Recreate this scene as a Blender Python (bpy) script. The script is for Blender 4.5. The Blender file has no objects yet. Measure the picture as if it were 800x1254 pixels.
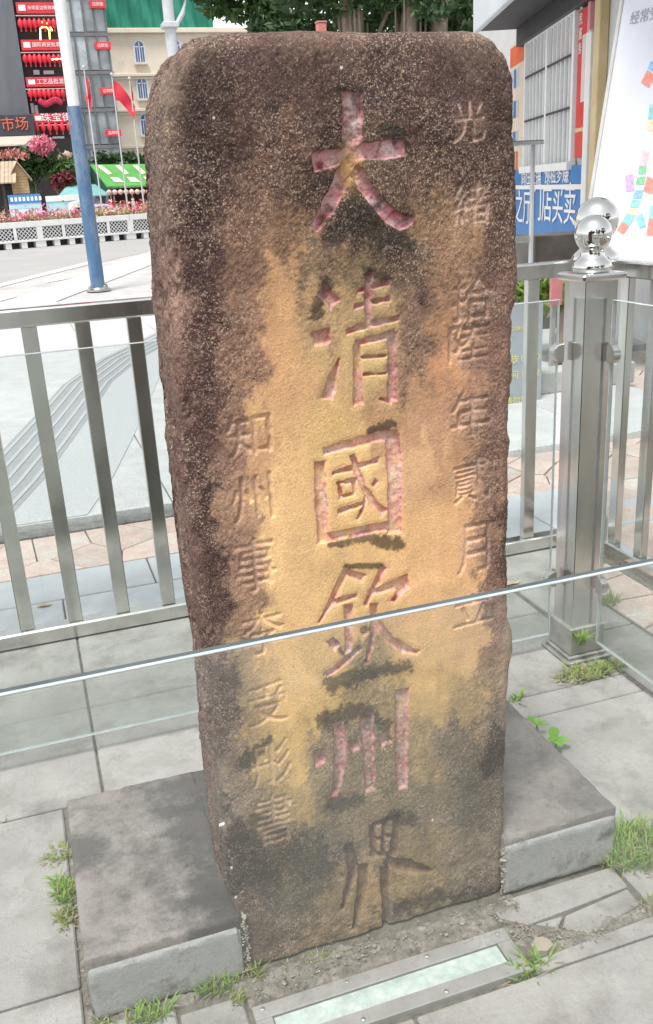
import bpy, math, random
import numpy as np
from mathutils import Matrix, Vector

R = math.radians
rng = np.random.default_rng(11)
random.seed(5)
scn = bpy.context.scene
COL = scn.collection

# ------------------------------------------------------------------ camera
CAM = np.array([0.0, 0.0, 1.55])
YAW, PITCH, ROLL, FPX = R(17.531), R(-19.569), R(-3.2847), 1114.1   # focal length in px of the 800x1254 photo
PW, PH = 800.0, 1254.0
_f = np.array([math.sin(YAW)*math.cos(PITCH), math.cos(YAW)*math.cos(PITCH), math.sin(PITCH)])
_r0 = np.array([math.cos(YAW), -math.sin(YAW), 0.0]); _u0 = np.cross(_r0, _f)
_r = _r0*math.cos(ROLL) + _u0*math.sin(ROLL); _u = -_r0*math.sin(ROLL) + _u0*math.cos(ROLL)
cam_d = bpy.data.cameras.new('camera'); cam = bpy.data.objects.new('camera', cam_d); COL.objects.link(cam)
cam_d.sensor_fit = 'VERTICAL'; cam_d.sensor_height = 36.0; cam_d.lens = FPX/PH*36.0
cam_d.clip_start = 0.05; cam_d.clip_end = 3000
cam.matrix_world = Matrix(((_r[0], _u[0], -_f[0], CAM[0]), (_r[1], _u[1], -_f[1], CAM[1]), (_r[2], _u[2], -_f[2], CAM[2]), (0, 0, 0, 1)))
scn.camera = cam

# ------------------------------------------------------------------ world, sun, exposure: bright hazy overcast
SUN_EL, SUN_AZ = R(66), R(222)          # azimuth clockwise from +Y
world = bpy.data.worlds.new('World'); scn.world = world; world.use_nodes = True
wn = world.node_tree; wn.nodes.clear()
sky = wn.nodes.new('ShaderNodeTexSky'); sky.sky_type = 'NISHITA'; sky.sun_disc = False
sky.sun_elevation = SUN_EL; sky.sun_rotation = SUN_AZ; sky.air_density = 1.0; sky.dust_density = 1.2; sky.ozone_density = 1.0
hs = wn.nodes.new('ShaderNodeHueSaturation'); hs.inputs['Saturation'].default_value = 0.12; hs.inputs['Value'].default_value = 1.0
bg = wn.nodes.new('ShaderNodeBackground'); bg.inputs['Strength'].default_value = 0.105
wo = wn.nodes.new('ShaderNodeOutputWorld')
wn.links.new(sky.outputs[0], hs.inputs['Color']); wn.links.new(hs.outputs[0], bg.inputs['Color']); wn.links.new(bg.outputs[0], wo.inputs['Surface'])
sun_d = bpy.data.lights.new('sun', 'SUN'); sun_d.energy = 1.5; sun_d.angle = R(16); sun_d.color = (1.0, 0.97, 0.92)
sun = bpy.data.objects.new('sun', sun_d); COL.objects.link(sun)
sd = Vector((math.sin(SUN_AZ)*math.cos(SUN_EL), math.cos(SUN_AZ)*math.cos(SUN_EL), math.sin(SUN_EL)))
sun.rotation_euler = sd.to_track_quat('Z', 'Y').to_euler(); sun.location = (0, -5, 12)
scn.view_settings.view_transform = 'Standard'; scn.view_settings.look = 'None'
scn.view_settings.gamma = 1.0; scn.view_settings.use_curve_mapping = False
scn.view_settings.exposure = 1.36
scn.render.engine = 'CYCLES'
scn.cycles.use_denoising = True
scn.cycles.max_bounces = 10; scn.cycles.transparent_max_bounces = 16
scn.cycles.sample_clamp_indirect = 8.0

# ------------------------------------------------------------------ photo pixel -> point in the place
def ray(px, py):
    return _f + _r*((px-PW/2)/FPX) - _u*((py-PH/2)/FPX)
def at(px, py, Y):
    d = ray(px, py); return CAM + d*((Y-CAM[1])/d[1])
def atz(px, py, z=0.0):
    d = ray(px, py); return CAM + d*((z-CAM[2])/d[2])
def atp(px, py, n, c):
    d = ray(px, py); n = np.asarray(n, float); return CAM + d*((c-n@CAM)/(n@d))

# ------------------------------------------------------------------ noise in numpy (geometry relief)
def _hash(ix, iy, iz):
    h = (ix*374761393 + iy*668265263 + iz*1274126177) & 0xFFFFFFFF
    h = ((h ^ (h >> 13))*1274126177) & 0xFFFFFFFF
    return ((h ^ (h >> 16)) & 0xFFFF)/65535.0
def vnoise(p):
    p = np.asarray(p, float); i = np.floor(p).astype(np.int64); f = p-i; f = f*f*(3-2*f)
    out = 0
    for dx in (0, 1):
        for dy in (0, 1):
            for dz in (0, 1):
                w = (f[..., 0] if dx else 1-f[..., 0])*(f[..., 1] if dy else 1-f[..., 1])*(f[..., 2] if dz else 1-f[..., 2])
                out = out + w*_hash(i[..., 0]+dx, i[..., 1]+dy, i[..., 2]+dz)
    return out*2-1
def fbm(p, octaves=4, gain=.5):
    a, s, t = 1.0, 0.0, 0.0
    p = np.asarray(p, float)
    for k in range(octaves):
        s = s + a*vnoise(p*(2.03**k)+17.3*k); t += a; a *= gain
    return s/t
def sstep(a, b, x):
    t = np.clip((x-a)/(b-a), 0, 1); return t*t*(3-2*t)
def lin(c):
    c = np.asarray(c, float)/255.0
    return np.where(c <= .04045, c/12.92, ((c+.055)/1.055)**2.4)

# ------------------------------------------------------------------ materials
MATS = {}
def _coords(nt, mode):
    if mode == 'object':
        n = nt.nodes.new('ShaderNodeTexCoord'); return n.outputs['Object']
    n = nt.nodes.new('ShaderNodeNewGeometry'); return n.outputs['Position']
def mat(name, c1, c2=None, scale=6.0, rough=.7, metal=0.0, bump=0.0, bscale=80.0, vary=0.0, c3=None, c3scale=1.5, c3lo=.5, c3hi=.68, coords='world', spec=.5, detail=6.0, stretch=(1, 1, 1), rvar=0.0, trans=0.0, grain=0.0, gscale=260.0, specks=None, spscale=140.0, spmask=4.0, c4=None, c4scale=14.0, damp=None):
    """two-tone noise colour, an optional third blotch colour, fine bump, per-piece value shift"""
    m = bpy.data.materials.new(name); m.use_nodes = True; nt = m.node_tree; L = nt.links.new
    b = nt.nodes['Principled BSDF']
    b.inputs['Roughness'].default_value = rough; b.inputs['Metallic'].default_value = metal
    b.inputs['Specular IOR Level'].default_value = spec
    co = _coords(nt, coords)
    mp = nt.nodes.new('ShaderNodeMapping'); mp.inputs['Scale'].default_value = stretch; L(co, mp.inputs['Vector']); co = mp.outputs[0]
    c2 = c2 or tuple(min(1, x*1.18) for x in c1)
    n1 = nt.nodes.new('ShaderNodeTexNoise'); n1.inputs['Scale'].default_value = scale; n1.inputs['Detail'].default_value = detail; n1.inputs['Roughness'].default_value = .65
    L(co, n1.inputs['Vector'])
    rp = nt.nodes.new('ShaderNodeValToRGB'); rp.color_ramp.elements[0].position = .32; rp.color_ramp.elements[1].position = .68
    rp.color_ramp.elements[0].color = (*c1, 1); rp.color_ramp.elements[1].color = (*c2, 1)
    L(n1.outputs['Fac'], rp.inputs['Fac']); out = rp.outputs['Color']
    if c3:
        n3 = nt.nodes.new('ShaderNodeTexNoise'); n3.inputs['Scale'].default_value = c3scale; n3.inputs['Detail'].default_value = 8; n3.inputs['Roughness'].default_value = .7
        L(co, n3.inputs['Vector'])
        r3 = nt.nodes.new('ShaderNodeValToRGB'); r3.color_ramp.elements[0].position = c3lo; r3.color_ramp.elements[1].position = c3hi
        r3.color_ramp.elements[0].color = (0, 0, 0, 1); r3.color_ramp.elements[1].color = (1, 1, 1, 1); L(n3.outputs['Fac'], r3.inputs['Fac'])
        mx = nt.nodes.new('ShaderNodeMix'); mx.data_type = 'RGBA'; L(r3.outputs['Color'], mx.inputs['Factor']); L(out, mx.inputs['A']); mx.inputs['B'].default_value = (*c3, 1)
        out = mx.outputs['Result']
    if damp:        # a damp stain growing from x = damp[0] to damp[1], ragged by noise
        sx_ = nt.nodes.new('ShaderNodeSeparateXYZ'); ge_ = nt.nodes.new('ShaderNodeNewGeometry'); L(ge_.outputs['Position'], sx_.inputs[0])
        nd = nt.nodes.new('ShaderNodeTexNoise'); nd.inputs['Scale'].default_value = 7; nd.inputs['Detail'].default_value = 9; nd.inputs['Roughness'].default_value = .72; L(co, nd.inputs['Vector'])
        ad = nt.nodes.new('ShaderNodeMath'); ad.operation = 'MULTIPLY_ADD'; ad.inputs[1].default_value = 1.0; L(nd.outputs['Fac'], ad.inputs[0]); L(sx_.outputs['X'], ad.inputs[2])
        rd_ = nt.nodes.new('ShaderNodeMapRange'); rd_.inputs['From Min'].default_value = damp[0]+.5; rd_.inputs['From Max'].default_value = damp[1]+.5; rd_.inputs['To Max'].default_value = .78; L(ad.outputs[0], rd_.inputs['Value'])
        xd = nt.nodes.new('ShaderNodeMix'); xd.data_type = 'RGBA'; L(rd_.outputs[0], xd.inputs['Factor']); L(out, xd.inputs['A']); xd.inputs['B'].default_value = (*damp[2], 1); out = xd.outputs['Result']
    if c4:          # small sharp-edged stains
        n5 = nt.nodes.new('ShaderNodeTexNoise'); n5.inputs['Scale'].default_value = c4scale; n5.inputs['Detail'].default_value = 7; n5.inputs['Roughness'].default_value = .68; n5.inputs['Distortion'].default_value = .6; L(co, n5.inputs['Vector'])
        r5 = nt.nodes.new('ShaderNodeMapRange'); r5.inputs['From Min'].default_value = .575; r5.inputs['From Max'].default_value = .66; r5.inputs['To Max'].default_value = .85; L(n5.outputs['Fac'], r5.inputs['Value'])
        x5 = nt.nodes.new('ShaderNodeMix'); x5.data_type = 'RGBA'; L(r5.outputs[0], x5.inputs['Factor']); L(out, x5.inputs['A']); x5.inputs['B'].default_value = (*c4, 1); out = x5.outputs['Result']
    if specks:      # clustered dark grit
        n6 = nt.nodes.new('ShaderNodeTexNoise'); n6.inputs['Scale'].default_value = spscale; n6.inputs['Detail'].default_value = 6; n6.inputs['Roughness'].default_value = .8; L(co, n6.inputs['Vector'])
        n7 = nt.nodes.new('ShaderNodeTexNoise'); n7.inputs['Scale'].default_value = spmask; n7.inputs['Detail'].default_value = 5; L(co, n7.inputs['Vector'])
        r6 = nt.nodes.new('ShaderNodeMapRange'); r6.inputs['From Min'].default_value = .50; r6.inputs['From Max'].default_value = .70; r6.inputs['To Max'].default_value = .75; L(n6.outputs['Fac'], r6.inputs['Value'])
        r7 = nt.nodes.new('ShaderNodeMapRange'); r7.inputs['From Min'].default_value = .44; r7.inputs['From Max'].default_value = .66; L(n7.outputs['Fac'], r7.inputs['Value'])
        x6 = nt.nodes.new('ShaderNodeMath'); x6.operation = 'MULTIPLY'; L(r6.outputs[0], x6.inputs[0]); L(r7.outputs[0], x6.inputs[1])
        x7 = nt.nodes.new('ShaderNodeMix'); x7.data_type = 'RGBA'; L(x6.outputs[0], x7.inputs['Factor']); L(out, x7.inputs['A']); x7.inputs['B'].default_value = (*specks, 1); out = x7.outputs['Result']
    if grain:
        ng = nt.nodes.new('ShaderNodeTexNoise'); ng.inputs['Scale'].default_value = gscale; ng.inputs['Detail'].default_value = 4; ng.inputs['Roughness'].default_value = .75; L(co, ng.inputs['Vector'])
        mg = nt.nodes.new('ShaderNodeMapRange'); mg.inputs['From Min'].default_value = .34; mg.inputs['From Max'].default_value = .62; mg.inputs['To Min'].default_value = 1-grain; mg.inputs['To Max'].default_value = 1+grain*.35; L(ng.outputs['Fac'], mg.inputs['Value'])
        mm_ = nt.nodes.new('ShaderNodeMix'); mm_.data_type = 'RGBA'; mm_.blend_type = 'MULTIPLY'; mm_.inputs['Factor'].default_value = 1.0; L(out, mm_.inputs['A']); L(mg.outputs[0], mm_.inputs['B']); out = mm_.outputs['Result']
    if vary:
        oi = nt.nodes.new('ShaderNodeObjectInfo')
        mr = nt.nodes.new('ShaderNodeMapRange'); mr.inputs['To Min'].default_value = 1-vary; mr.inputs['To Max'].default_value = 1+vary
        L(oi.outputs['Random'], mr.inputs['Value'])
        h = nt.nodes.new('ShaderNodeHueSaturation'); L(mr.outputs[0], h.inputs['Value']); L(out, h.inputs['Color']); out = h.outputs['Color']
    L(out, b.inputs['Base Color'])
    if rvar:
        n4 = nt.nodes.new('ShaderNodeTexNoise'); n4.inputs['Scale'].default_value = 9; n4.inputs['Detail'].default_value = 6; L(co, n4.inputs['Vector'])
        m4 = nt.nodes.new('ShaderNodeMapRange'); m4.inputs['From Min'].default_value = .3; m4.inputs['From Max'].default_value = .7
        m4.inputs['To Min'].default_value = max(.02, rough-rvar); m4.inputs['To Max'].default_value = rough+rvar; L(n4.outputs['Fac'], m4.inputs['Value']); L(m4.outputs[0], b.inputs['Roughness'])
    if bump:
        n2 = nt.nodes.new('ShaderNodeTexNoise'); n2.inputs['Scale'].default_value = bscale; n2.inputs['Detail'].default_value = 5; n2.inputs['Roughness'].default_value = .6
        L(co, n2.inputs['Vector'])
        bp = nt.nodes.new('ShaderNodeBump'); bp.inputs['Strength'].default_value = min(1, bump); bp.inputs['Distance'].default_value = .004 if bscale > 20 else .03
        L(n2.outputs['Fac'], bp.inputs['Height']); L(bp.outputs[0], b.inputs['Normal'])
    if trans:
        tr = nt.nodes.new('ShaderNodeBsdfTranslucent'); L(out, tr.inputs['Color'])
        mxs = nt.nodes.new('ShaderNodeMixShader'); mxs.inputs[0].default_value = trans
        o = nt.nodes['Material Output']; L(b.outputs[0], mxs.inputs[1]); L(tr.outputs[0], mxs.inputs[2]); L(mxs.outputs[0], o.inputs['Surface'])
    MATS[name] = m
    return m
def emit(name, col, s):
    m = bpy.data.materials.new(name); m.use_nodes = True; b = m.node_tree.nodes['Principled BSDF']
    b.inputs['Base Color'].default_value = (*col, 1); b.inputs['Emission Color'].default_value = (*col, 1); b.inputs['Emission Strength'].default_value = s
    return m
def glass_mat(name, tint, f0=.045, rough=0.0, dirt=.0):
    """clear sheet glass: tinted transmission plus Schlick reflection (works on both faces of a thin sheet)"""
    m = bpy.data.materials.new(name); m.use_nodes = True; nt = m.node_tree; nt.nodes.clear(); L = nt.links.new
    o = nt.nodes.new('ShaderNodeOutputMaterial'); t = nt.nodes.new('ShaderNodeBsdfTransparent'); t.inputs[0].default_value = (*tint, 1)
    g = nt.nodes.new('ShaderNodeBsdfGlossy'); g.inputs['Roughness'].default_value = rough
    lw = nt.nodes.new('ShaderNodeLayerWeight'); lw.inputs['Blend'].default_value = .5
    p = nt.nodes.new('ShaderNodeMath'); p.operation = 'POWER'; p.inputs[1].default_value = 5; L(lw.outputs['Facing'], p.inputs[0])
    q = nt.nodes.new('ShaderNodeMath'); q.operation = 'MULTIPLY_ADD'; q.inputs[1].default_value = 1-f0; q.inputs[2].default_value = f0; L(p.outputs[0], q.inputs[0])
    mx = nt.nodes.new('ShaderNodeMixShader'); L(q.outputs[0], mx.inputs[0]); L(t.outputs[0], mx.inputs[1]); L(g.outputs[0], mx.inputs[2])
    last = mx
    if dirt:      # dust, and a milky reflection haze put in as pale diffuse
        d = nt.nodes.new('ShaderNodeBsdfDiffuse'); d.inputs[0].default_value = (.62, .66, .62, 1)
        ge = nt.nodes.new('ShaderNodeNewGeometry'); n = nt.nodes.new('ShaderNodeTexNoise'); n.inputs['Scale'].default_value = 5; n.inputs['Detail'].default_value = 8; L(ge.outputs['Position'], n.inputs['Vector'])
        mr = nt.nodes.new('ShaderNodeMapRange'); mr.inputs['From Min'].default_value = .4; mr.inputs['From Max'].default_value = .75; mr.inputs['To Min'].default_value = dirt*.5; mr.inputs['To Max'].default_value = dirt*1.6; L(n.outputs['Fac'], mr.inputs['Value'])
        m2 = nt.nodes.new('ShaderNodeMixShader'); L(mr.outputs[0], m2.inputs[0]); L(mx.outputs[0], m2.inputs[1]); L(d.outputs[0], m2.inputs[2]); last = m2
    L(last.outputs[0], o.inputs['Surface'])
    return m

# ------------------------------------------------------------------ mesh helpers
def tag(o, label=None, cat=None, group=None, kind=None):
    if label: o['label'] = label
    if cat: o['category'] = cat
    if group: o['group'] = group
    if kind: o['kind'] = kind
    return o
def empty(name, loc=(0, 0, 0), rz=0.0, label=None, cat=None, group=None):
    o = bpy.data.objects.new(name, None); COL.objects.link(o); o.location = loc; o.rotation_euler = (0, 0, rz); o.empty_display_size = .05
    return tag(o, label, cat, group)
def link(name, me, parent=None, loc=None, rot=None):
    o = bpy.data.objects.new(name, me); COL.objects.link(o)
    if parent is not None: o.parent = parent
    if loc is not None: o.location = loc
    if rot is not None: o.rotation_euler = rot
    return o
def dup(o, parent=None, loc=None, rz=None):
    c = o.copy(); COL.objects.link(c); c.parent = parent
    if loc is not None: c.location = loc
    if rz is not None: c.rotation_euler = (0, 0, rz)
    for ch in list(o.children): dup(ch, c)
    return c
class MB:
    def __init__(s): s.v = []; s.f = []
    def add(s, vs, fs):
        k = len(s.v); s.v.extend([tuple(map(float, p)) for p in vs]); s.f.extend([tuple(i+k for i in q) for q in fs]); return s
    def box(s, x0, x1, y0, y1, z0, z1, b=0.0, M=None):
        if b <= 0:
            vs = [(x, y, z) for z in (z0, z1) for y in (y0, y1) for x in (x0, x1)]
            fs = [(0, 2, 3, 1), (4, 5, 7, 6), (0, 1, 5, 4), (2, 6, 7, 3), (0, 4, 6, 2), (1, 3, 7, 5)]
        else:                                     # chamfered box
            b = min(b, (x1-x0)*.45, (y1-y0)*.45, (z1-z0)*.45)
            vs = []; idx = {}
            for sx in (0, 1):
                for sy in (0, 1):
                    for sz in (0, 1):
                        X, Y, Z = (x0, x1)[sx], (y0, y1)[sy], (z0, z1)[sz]; dx, dy, dz = (b, -b)[sx], (b, -b)[sy], (b, -b)[sz]
                        for a, p in enumerate(((X, Y+dy, Z+dz), (X+dx, Y, Z+dz), (X+dx, Y+dy, Z))):
                            idx[sx, sy, sz, a] = len(vs); vs.append(p)
            I = lambda *k: idx[k]; fs = []
            for q in (0, 1):
                fs.append([I(q, 0, 0, 0), I(q, 1, 0, 0), I(q, 1, 1, 0), I(q, 0, 1, 0)][::(1 if q else -1)])
                fs.append([I(0, q, 0, 1), I(1, q, 0, 1), I(1, q, 1, 1), I(0, q, 1, 1)][::(-1 if q else 1)])
                fs.append([I(0, 0, q, 2), I(1, 0, q, 2), I(1, 1, q, 2), I(0, 1, q, 2)][::(1 if q else -1)])
            for p in (0, 1):
                for q in (0, 1):
                    for e in ([I(0, p, q, 1), I(1, p, q, 1), I(1, p, q, 2), I(0, p, q, 2)], [I(p, 0, q, 0), I(p, 1, q, 0), I(p, 1, q, 2), I(p, 0, q, 2)], [I(p, q, 0, 0), I(p, q, 1, 0), I(p, q, 1, 1), I(p, q, 0, 1)]):
                        fs.append(e)
            for sx in (0, 1):
                for sy in (0, 1):
                    for sz in (0, 1): fs.append([I(sx, sy, sz, 0), I(sx, sy, sz, 1), I(sx, sy, sz, 2)])
            c = np.array([(x0+x1)/2, (y0+y1)/2, (z0+z1)/2]); A = np.array(vs)
            for k, q in enumerate(fs):            # orient outward
                n = np.cross(A[q[1]]-A[q[0]], A[q[2]]-A[q[0]])
                if n @ (A[list(q)].mean(0)-c) < 0: fs[k] = q[::-1]
        if M is not None: vs = [tuple(M @ Vector(p)) for p in vs]
        return s.add(vs, fs)
    def tube(s, pts, rad, n=10, cap=True):
        pts = [np.asarray(p, float) for p in pts]; rad = rad if hasattr(rad, '__len__') else [rad]*len(pts); vs = []; up = np.array([0, 0, 1.0])
        for i, p in enumerate(pts):
            t = pts[min(i+1, len(pts)-1)]-pts[max(i-1, 0)]; t = t/(np.linalg.norm(t)+1e-9)
            a = np.cross(t, up if abs(t[2]) < .9 else np.array([1.0, 0, 0])); a /= np.linalg.norm(a); b = np.cross(t, a)
            for k in range(n):
                w = 2*math.pi*k/n; vs.append(p + rad[i]*(math.cos(w)*a+math.sin(w)*b))
        fs = [(i*n+k, i*n+(k+1) % n, (i+1)*n+(k+1) % n, (i+1)*n+k) for i in range(len(pts)-1) for k in range(n)]
        if cap: fs += [tuple(range(n))[::-1], tuple((len(pts)-1)*n+k for k in range(n))]
        return s.add(vs, fs)
    def lathe(s, prof, c=(0, 0, 0), n=24):
        vs = [(c[0]+r*math.cos(2*math.pi*k/n), c[1]+r*math.sin(2*math.pi*k/n), c[2]+z) for r, z in prof for k in range(n)]
        fs = [(i*n+k, i*n+(k+1) % n, (i+1)*n+(k+1) % n, (i+1)*n+k) for i in range(len(prof)-1) for k in range(n)]
        fs += [tuple(range(n))[::-1], tuple((len(prof)-1)*n+k for k in range(n))]
        return s.add(vs, fs)
    def prism(s, poly, z0, z1, inset=0.0):
        n = len(poly); c = np.mean(poly, 0)
        top = [tuple(np.asarray(p)+(c-np.asarray(p))/max(1e-6, np.linalg.norm(c-np.asarray(p)))*inset) for p in poly] if inset else poly
        vs = [(p[0], p[1], z0) for p in poly]+[(p[0], p[1], z1-inset*.6) for p in poly]
        fs = [tuple(range(n))[::-1]]+[(i, (i+1) % n, n+(i+1) % n, n+i) for i in range(n)]
        if inset:
            vs += [(p[0], p[1], z1) for p in top]; fs += [(n+i, n+(i+1) % n, 2*n+(i+1) % n, 2*n+i) for i in range(n)]+[tuple(range(2*n, 3*n))]
        else: fs += [tuple(range(n, 2*n))]
        return s.add(vs, fs)
    def mesh(s, name, m, smooth=False):
        me = bpy.data.meshes.new(name); me.from_pydata(s.v, [], s.f)
        if m is not None: me.materials.append(m)
        if smooth:
            me.shade_smooth()
            try: me.set_sharp_from_angle(angle=R(40))
            except Exception: pass
        me.update(); return me
    def build(s, name, m, parent=None, smooth=False, **k):
        return link(name, s.mesh(name, m, smooth), parent, **k)
def text_mesh(body, size, m, depth=.0, name='lettering', sx=1.0):
    c = bpy.data.curves.new(name, 'FONT'); c.body = body; c.size = size; c.align_x = 'CENTER'; c.align_y = 'CENTER'; c.resolution_u = 2; c.extrude = depth
    o = bpy.data.objects.new(name, c); COL.objects.link(o)
    dg = bpy.context.evaluated_depsgraph_get(); dg.update()
    me = bpy.data.meshes.new_from_object(o.evaluated_get(dg))
    bpy.data.objects.remove(o); bpy.data.curves.remove(c)
    if sx != 1.0: me.transform(Matrix.Diagonal((sx, 1, 1, 1)))
    me.materials.clear(); me.materials.append(m); me.name = name
    return me

# ================================================================== the inscribed stone stele
YF, THK = 1.50, 0.20
ILLUM = 1.12       # photo sRGB -> albedo: how bright a white upright face comes out in this light

def build_stele():
    lp = [(286,1190),(280,1145),(272,1105),(264,1040),(252,940),(246,860),(240,790),(231,740),(224,690),(217,640),(211,570),(205,500),(199,440),(193,380),(189,320),(186,260),(182,210),(181,175),(184,130),(190,100),(200,80),(212,69),(224,62),(231,48),(240,38),(256,33)]
    rp = [(613,1140),(615,1090),(617,1000),(619,900),(619,850),(622,820),(627,795),(626,775),(620,755),(621,700),(623,640),(623,580),(625,500),(627,450),(630,400),(633,330),(633,250),(631,170),(629,120),(627,95),(621,75),(613,58),(604,47),(592,41)]
    L = np.array([at(x, y, YF+.16)[[0, 2]] for x, y in lp]); Rr = np.array([at(x, y, YF+.015)[[0, 2]] for x, y in rp])
    L[0, 1] = Rr[0, 1] = 0.0; L = L[np.argsort(L[:, 1])]; Rr = Rr[np.argsort(Rr[:, 1])]
    H = 1.784; rt = .032
    zr = np.concatenate([np.linspace(0, H-.16, 900), H-.16*(np.cos(np.linspace(0, math.pi/2, 110)[1:]))])
    xl = np.interp(zr, L[:, 1], L[:, 0]); xr = np.interp(zr, Rr[:, 1], Rr[:, 0])
    k = np.ones(9)/9                          # soften the outline a little
    sm = lambda a: np.convolve(np.pad(a, 4, 'edge'), k, 'valid')
    xl, xr = sm(xl), sm(xr)
    tz = np.clip((zr-(H-rt))/rt, 0, 1); yin = rt*(1-np.sqrt(np.clip(1-tz**2, 0, 1)))
    nF, nR, nB, nL = 352, 30, 14, 80
    rows = []
    rc = .022
    for i, z in enumerate(zr):
        yf = YF+yin[i]; yb = YF+THK-yin[i]; w = xr[i]-xl[i]
        u = np.linspace(0, 1, nF); x = xl[i]+w*u; e = np.minimum(x-xl[i], xr[i]-x)
        q = np.clip(rc-e, 0, rc); y = yf+rc-np.sqrt(rc*rc-q*q)
        front = np.stack([x, y, np.full(nF, z)], 1)
        v = np.linspace(0, 1, nR+2)[1:-1]; right = np.stack([np.full(nR, xr[i]), yf+rc+(yb-yf-rc)*v, np.full(nR, z)], 1)
        v = np.linspace(0, 1, nB); back = np.stack([xr[i]-w*v, np.full(nB, yb), np.full(nB, z)], 1)
        v = np.linspace(0, 1, nL+2)[1:-1]; left = np.stack([np.full(nL, xl[i]), yb-(yb-yf-rc)*v, np.full(nL, z)], 1)
        rows.append(np.concatenate([front, right, back, left]))
    # cap rings
    base = rows[-1]; cx = (xl[-1]+xr[-1])/2; cy = YF+THK/2
    for t in np.linspace(0, 1, 16)[1:]:
        r = base.copy(); yy = cy+(base[:, 1]-cy)*(1-t); half = (xr[-1]-xl[-1])/2
        xx = cx+np.sign(base[:, 0]-cx)*np.maximum(0, np.abs(base[:, 0]-cx)-t*.08*(np.abs(base[:, 0]-cx)/half))
        r[:, 0], r[:, 1] = xx, yy; r[:, 2] = H+.004*math.sin(t*1.57); rows.append(r)
    P = np.array(rows); nr, nc = P.shape[:2]
    def normals(P):
        dc = np.roll(P, -1, 1)-np.roll(P, 1, 1); dr = np.gradient(P, axis=0); n = np.cross(dc, dr)
        return n/(np.linalg.norm(n, axis=2, keepdims=True)+1e-12)
    N = normals(P)
    # smooth normals near the cap: force up there
    N[len(zr)+1:] = (0, 0, 1)
    # ---- photo pixel of every vertex (to place stains and strokes where they sit on the stone)
    V = P-CAM; dpt = V @ _f; PX = PW/2+FPX*(V @ _r)/dpt; PY = PH/2-FPX*(V @ _u)/dpt
    X, Z = P[..., 0], P[..., 2]
    isF = np.zeros((nr, nc), bool); isF[:len(zr), :nF] = True
    # ---- strokes of the six large characters: (px, py, half width)
    chars = {
     0: [[(432,122,13),(433,150,13),(431,175,12),(428,200,11),(417,226,10),(402,256,9),(388,277,6)], [(390,198,11),(428,189,9),(468,184,10),(490,181,10)], [(436,210,8),(455,238,8),(472,259,9),(490,272,9),(503,272,5)]],
     1: [[(397,357,8),(408,370,8)], [(388,415,8),(400,412,8)], [(415,440,2.5),(408,462,6),(402,484,8.5)], [(452,338,5.5),(452,398,4.5)], [(440,356,3),(477,347,3.5)], [(436,375,3),(477,366,3.5)], [(426,406,4),(460,396,4),(489,390,4.5)],
         [(438,424,5),(438,460,5.5),(440,492,6.5)], [(438,420,4),(482,410,4.5)], [(481,412,6),(482,455,6),(481,488,6.5)], [(480,492,4),(466,489,2.5)], [(444,438,2.2),(474,436,2.2)], [(446,459,2.2),(474,458,2.2)]],
     2: [[(393,570,7),(394,610,8),(397,660,8)], [(400,553,5),(435,543,6),(470,534,6),(482,536,9)], [(482,538,9.5),(484,590,9),(484,648,9)], [(398,659,5.5),(445,651,5.5),(478,644,6)], [(409,580,3),(436,573,3.5),(463,565,4)], [(433,559,4),(440,580,4),(447,600,4.5),(460,618,4.5),(470,626,5)], [(461,590,2.6),(458,594,2.6)],
         [(416,592,2.8),(419,609,2.8),(435,605,2.8),(434,589,2.8),(416,592,2.8)], [(416,627,3.5),(446,617,3)], [(449,606,2.5),(446,622,3),(439,636,2.6)]],
     3: [[(426,699,5),(416,718,5),(404,742,4),(391,762,2.5)], [(426,702,4),(444,708,4.5)], [(409,738,4.5),(436,730,3)], [(427,744,5.5),(428,770,5),(427,797,5)], [(406,785,5),(412,792,5)], [(401,826,4.5),(420,812,4.5),(441,794,4)], [(469,697,5),(459,718,4.5),(448,740,2.5)], [(453,727,3.5),(475,720,5),(496,713,9)], [(494,718,7),(482,735,3.5)],
         [(459,742,5.5),(458,775,4.5),(449,812,3)], [(460,760,5.5),(478,784,5.5),(495,795,5),(511,799,3)], [(446,770,4),(448,776,4)]],
     4: [[(391,923,6.5),(393,935,7)], [(415,889,7),(417,915,7.5),(417,944,7),(410,974,5)], [(434,911,5.5),(436,918,5)], [(450,878,8.5),(452,920,7.5),(454,966,6.5)], [(472,902,6.5),(474,909,6.5)], [(493,850,8.5),(493,910,8.5),(494,964,6.5)]],
     5: [[(456,1012,4),(458,1046,4)], [(458,1010,3.5),(488,1001,5)], [(488,1003,5),(481,1048,5)], [(472,1006,3),(469,1046,3)], [(458,1029,3),(484,1024,3)], [(456,1046,4),(481,1048,4)], [(427,1036,6),(434,1066,6.5),(420,1113,3)], [(446,1062,6),(444,1090,6),(434,1136,3)], [(474,1056,6),(500,1061,8),(528,1068,3)], [(472,1064,6),(473,1105,5),(473,1136,4)]],
    }
    depth = np.zeros((nr, nc)); cid = -np.ones((nr, nc), int); inside = np.zeros((nr, nc)); sdall = np.full((nr, nc), 9.0)
    fX, fZ = X[:len(zr), :nF], Z[:len(zr), :nF]
    warp = .0030*fbm(np.stack([fX*75, fZ*75, fX*0], -1), 3)
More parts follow.
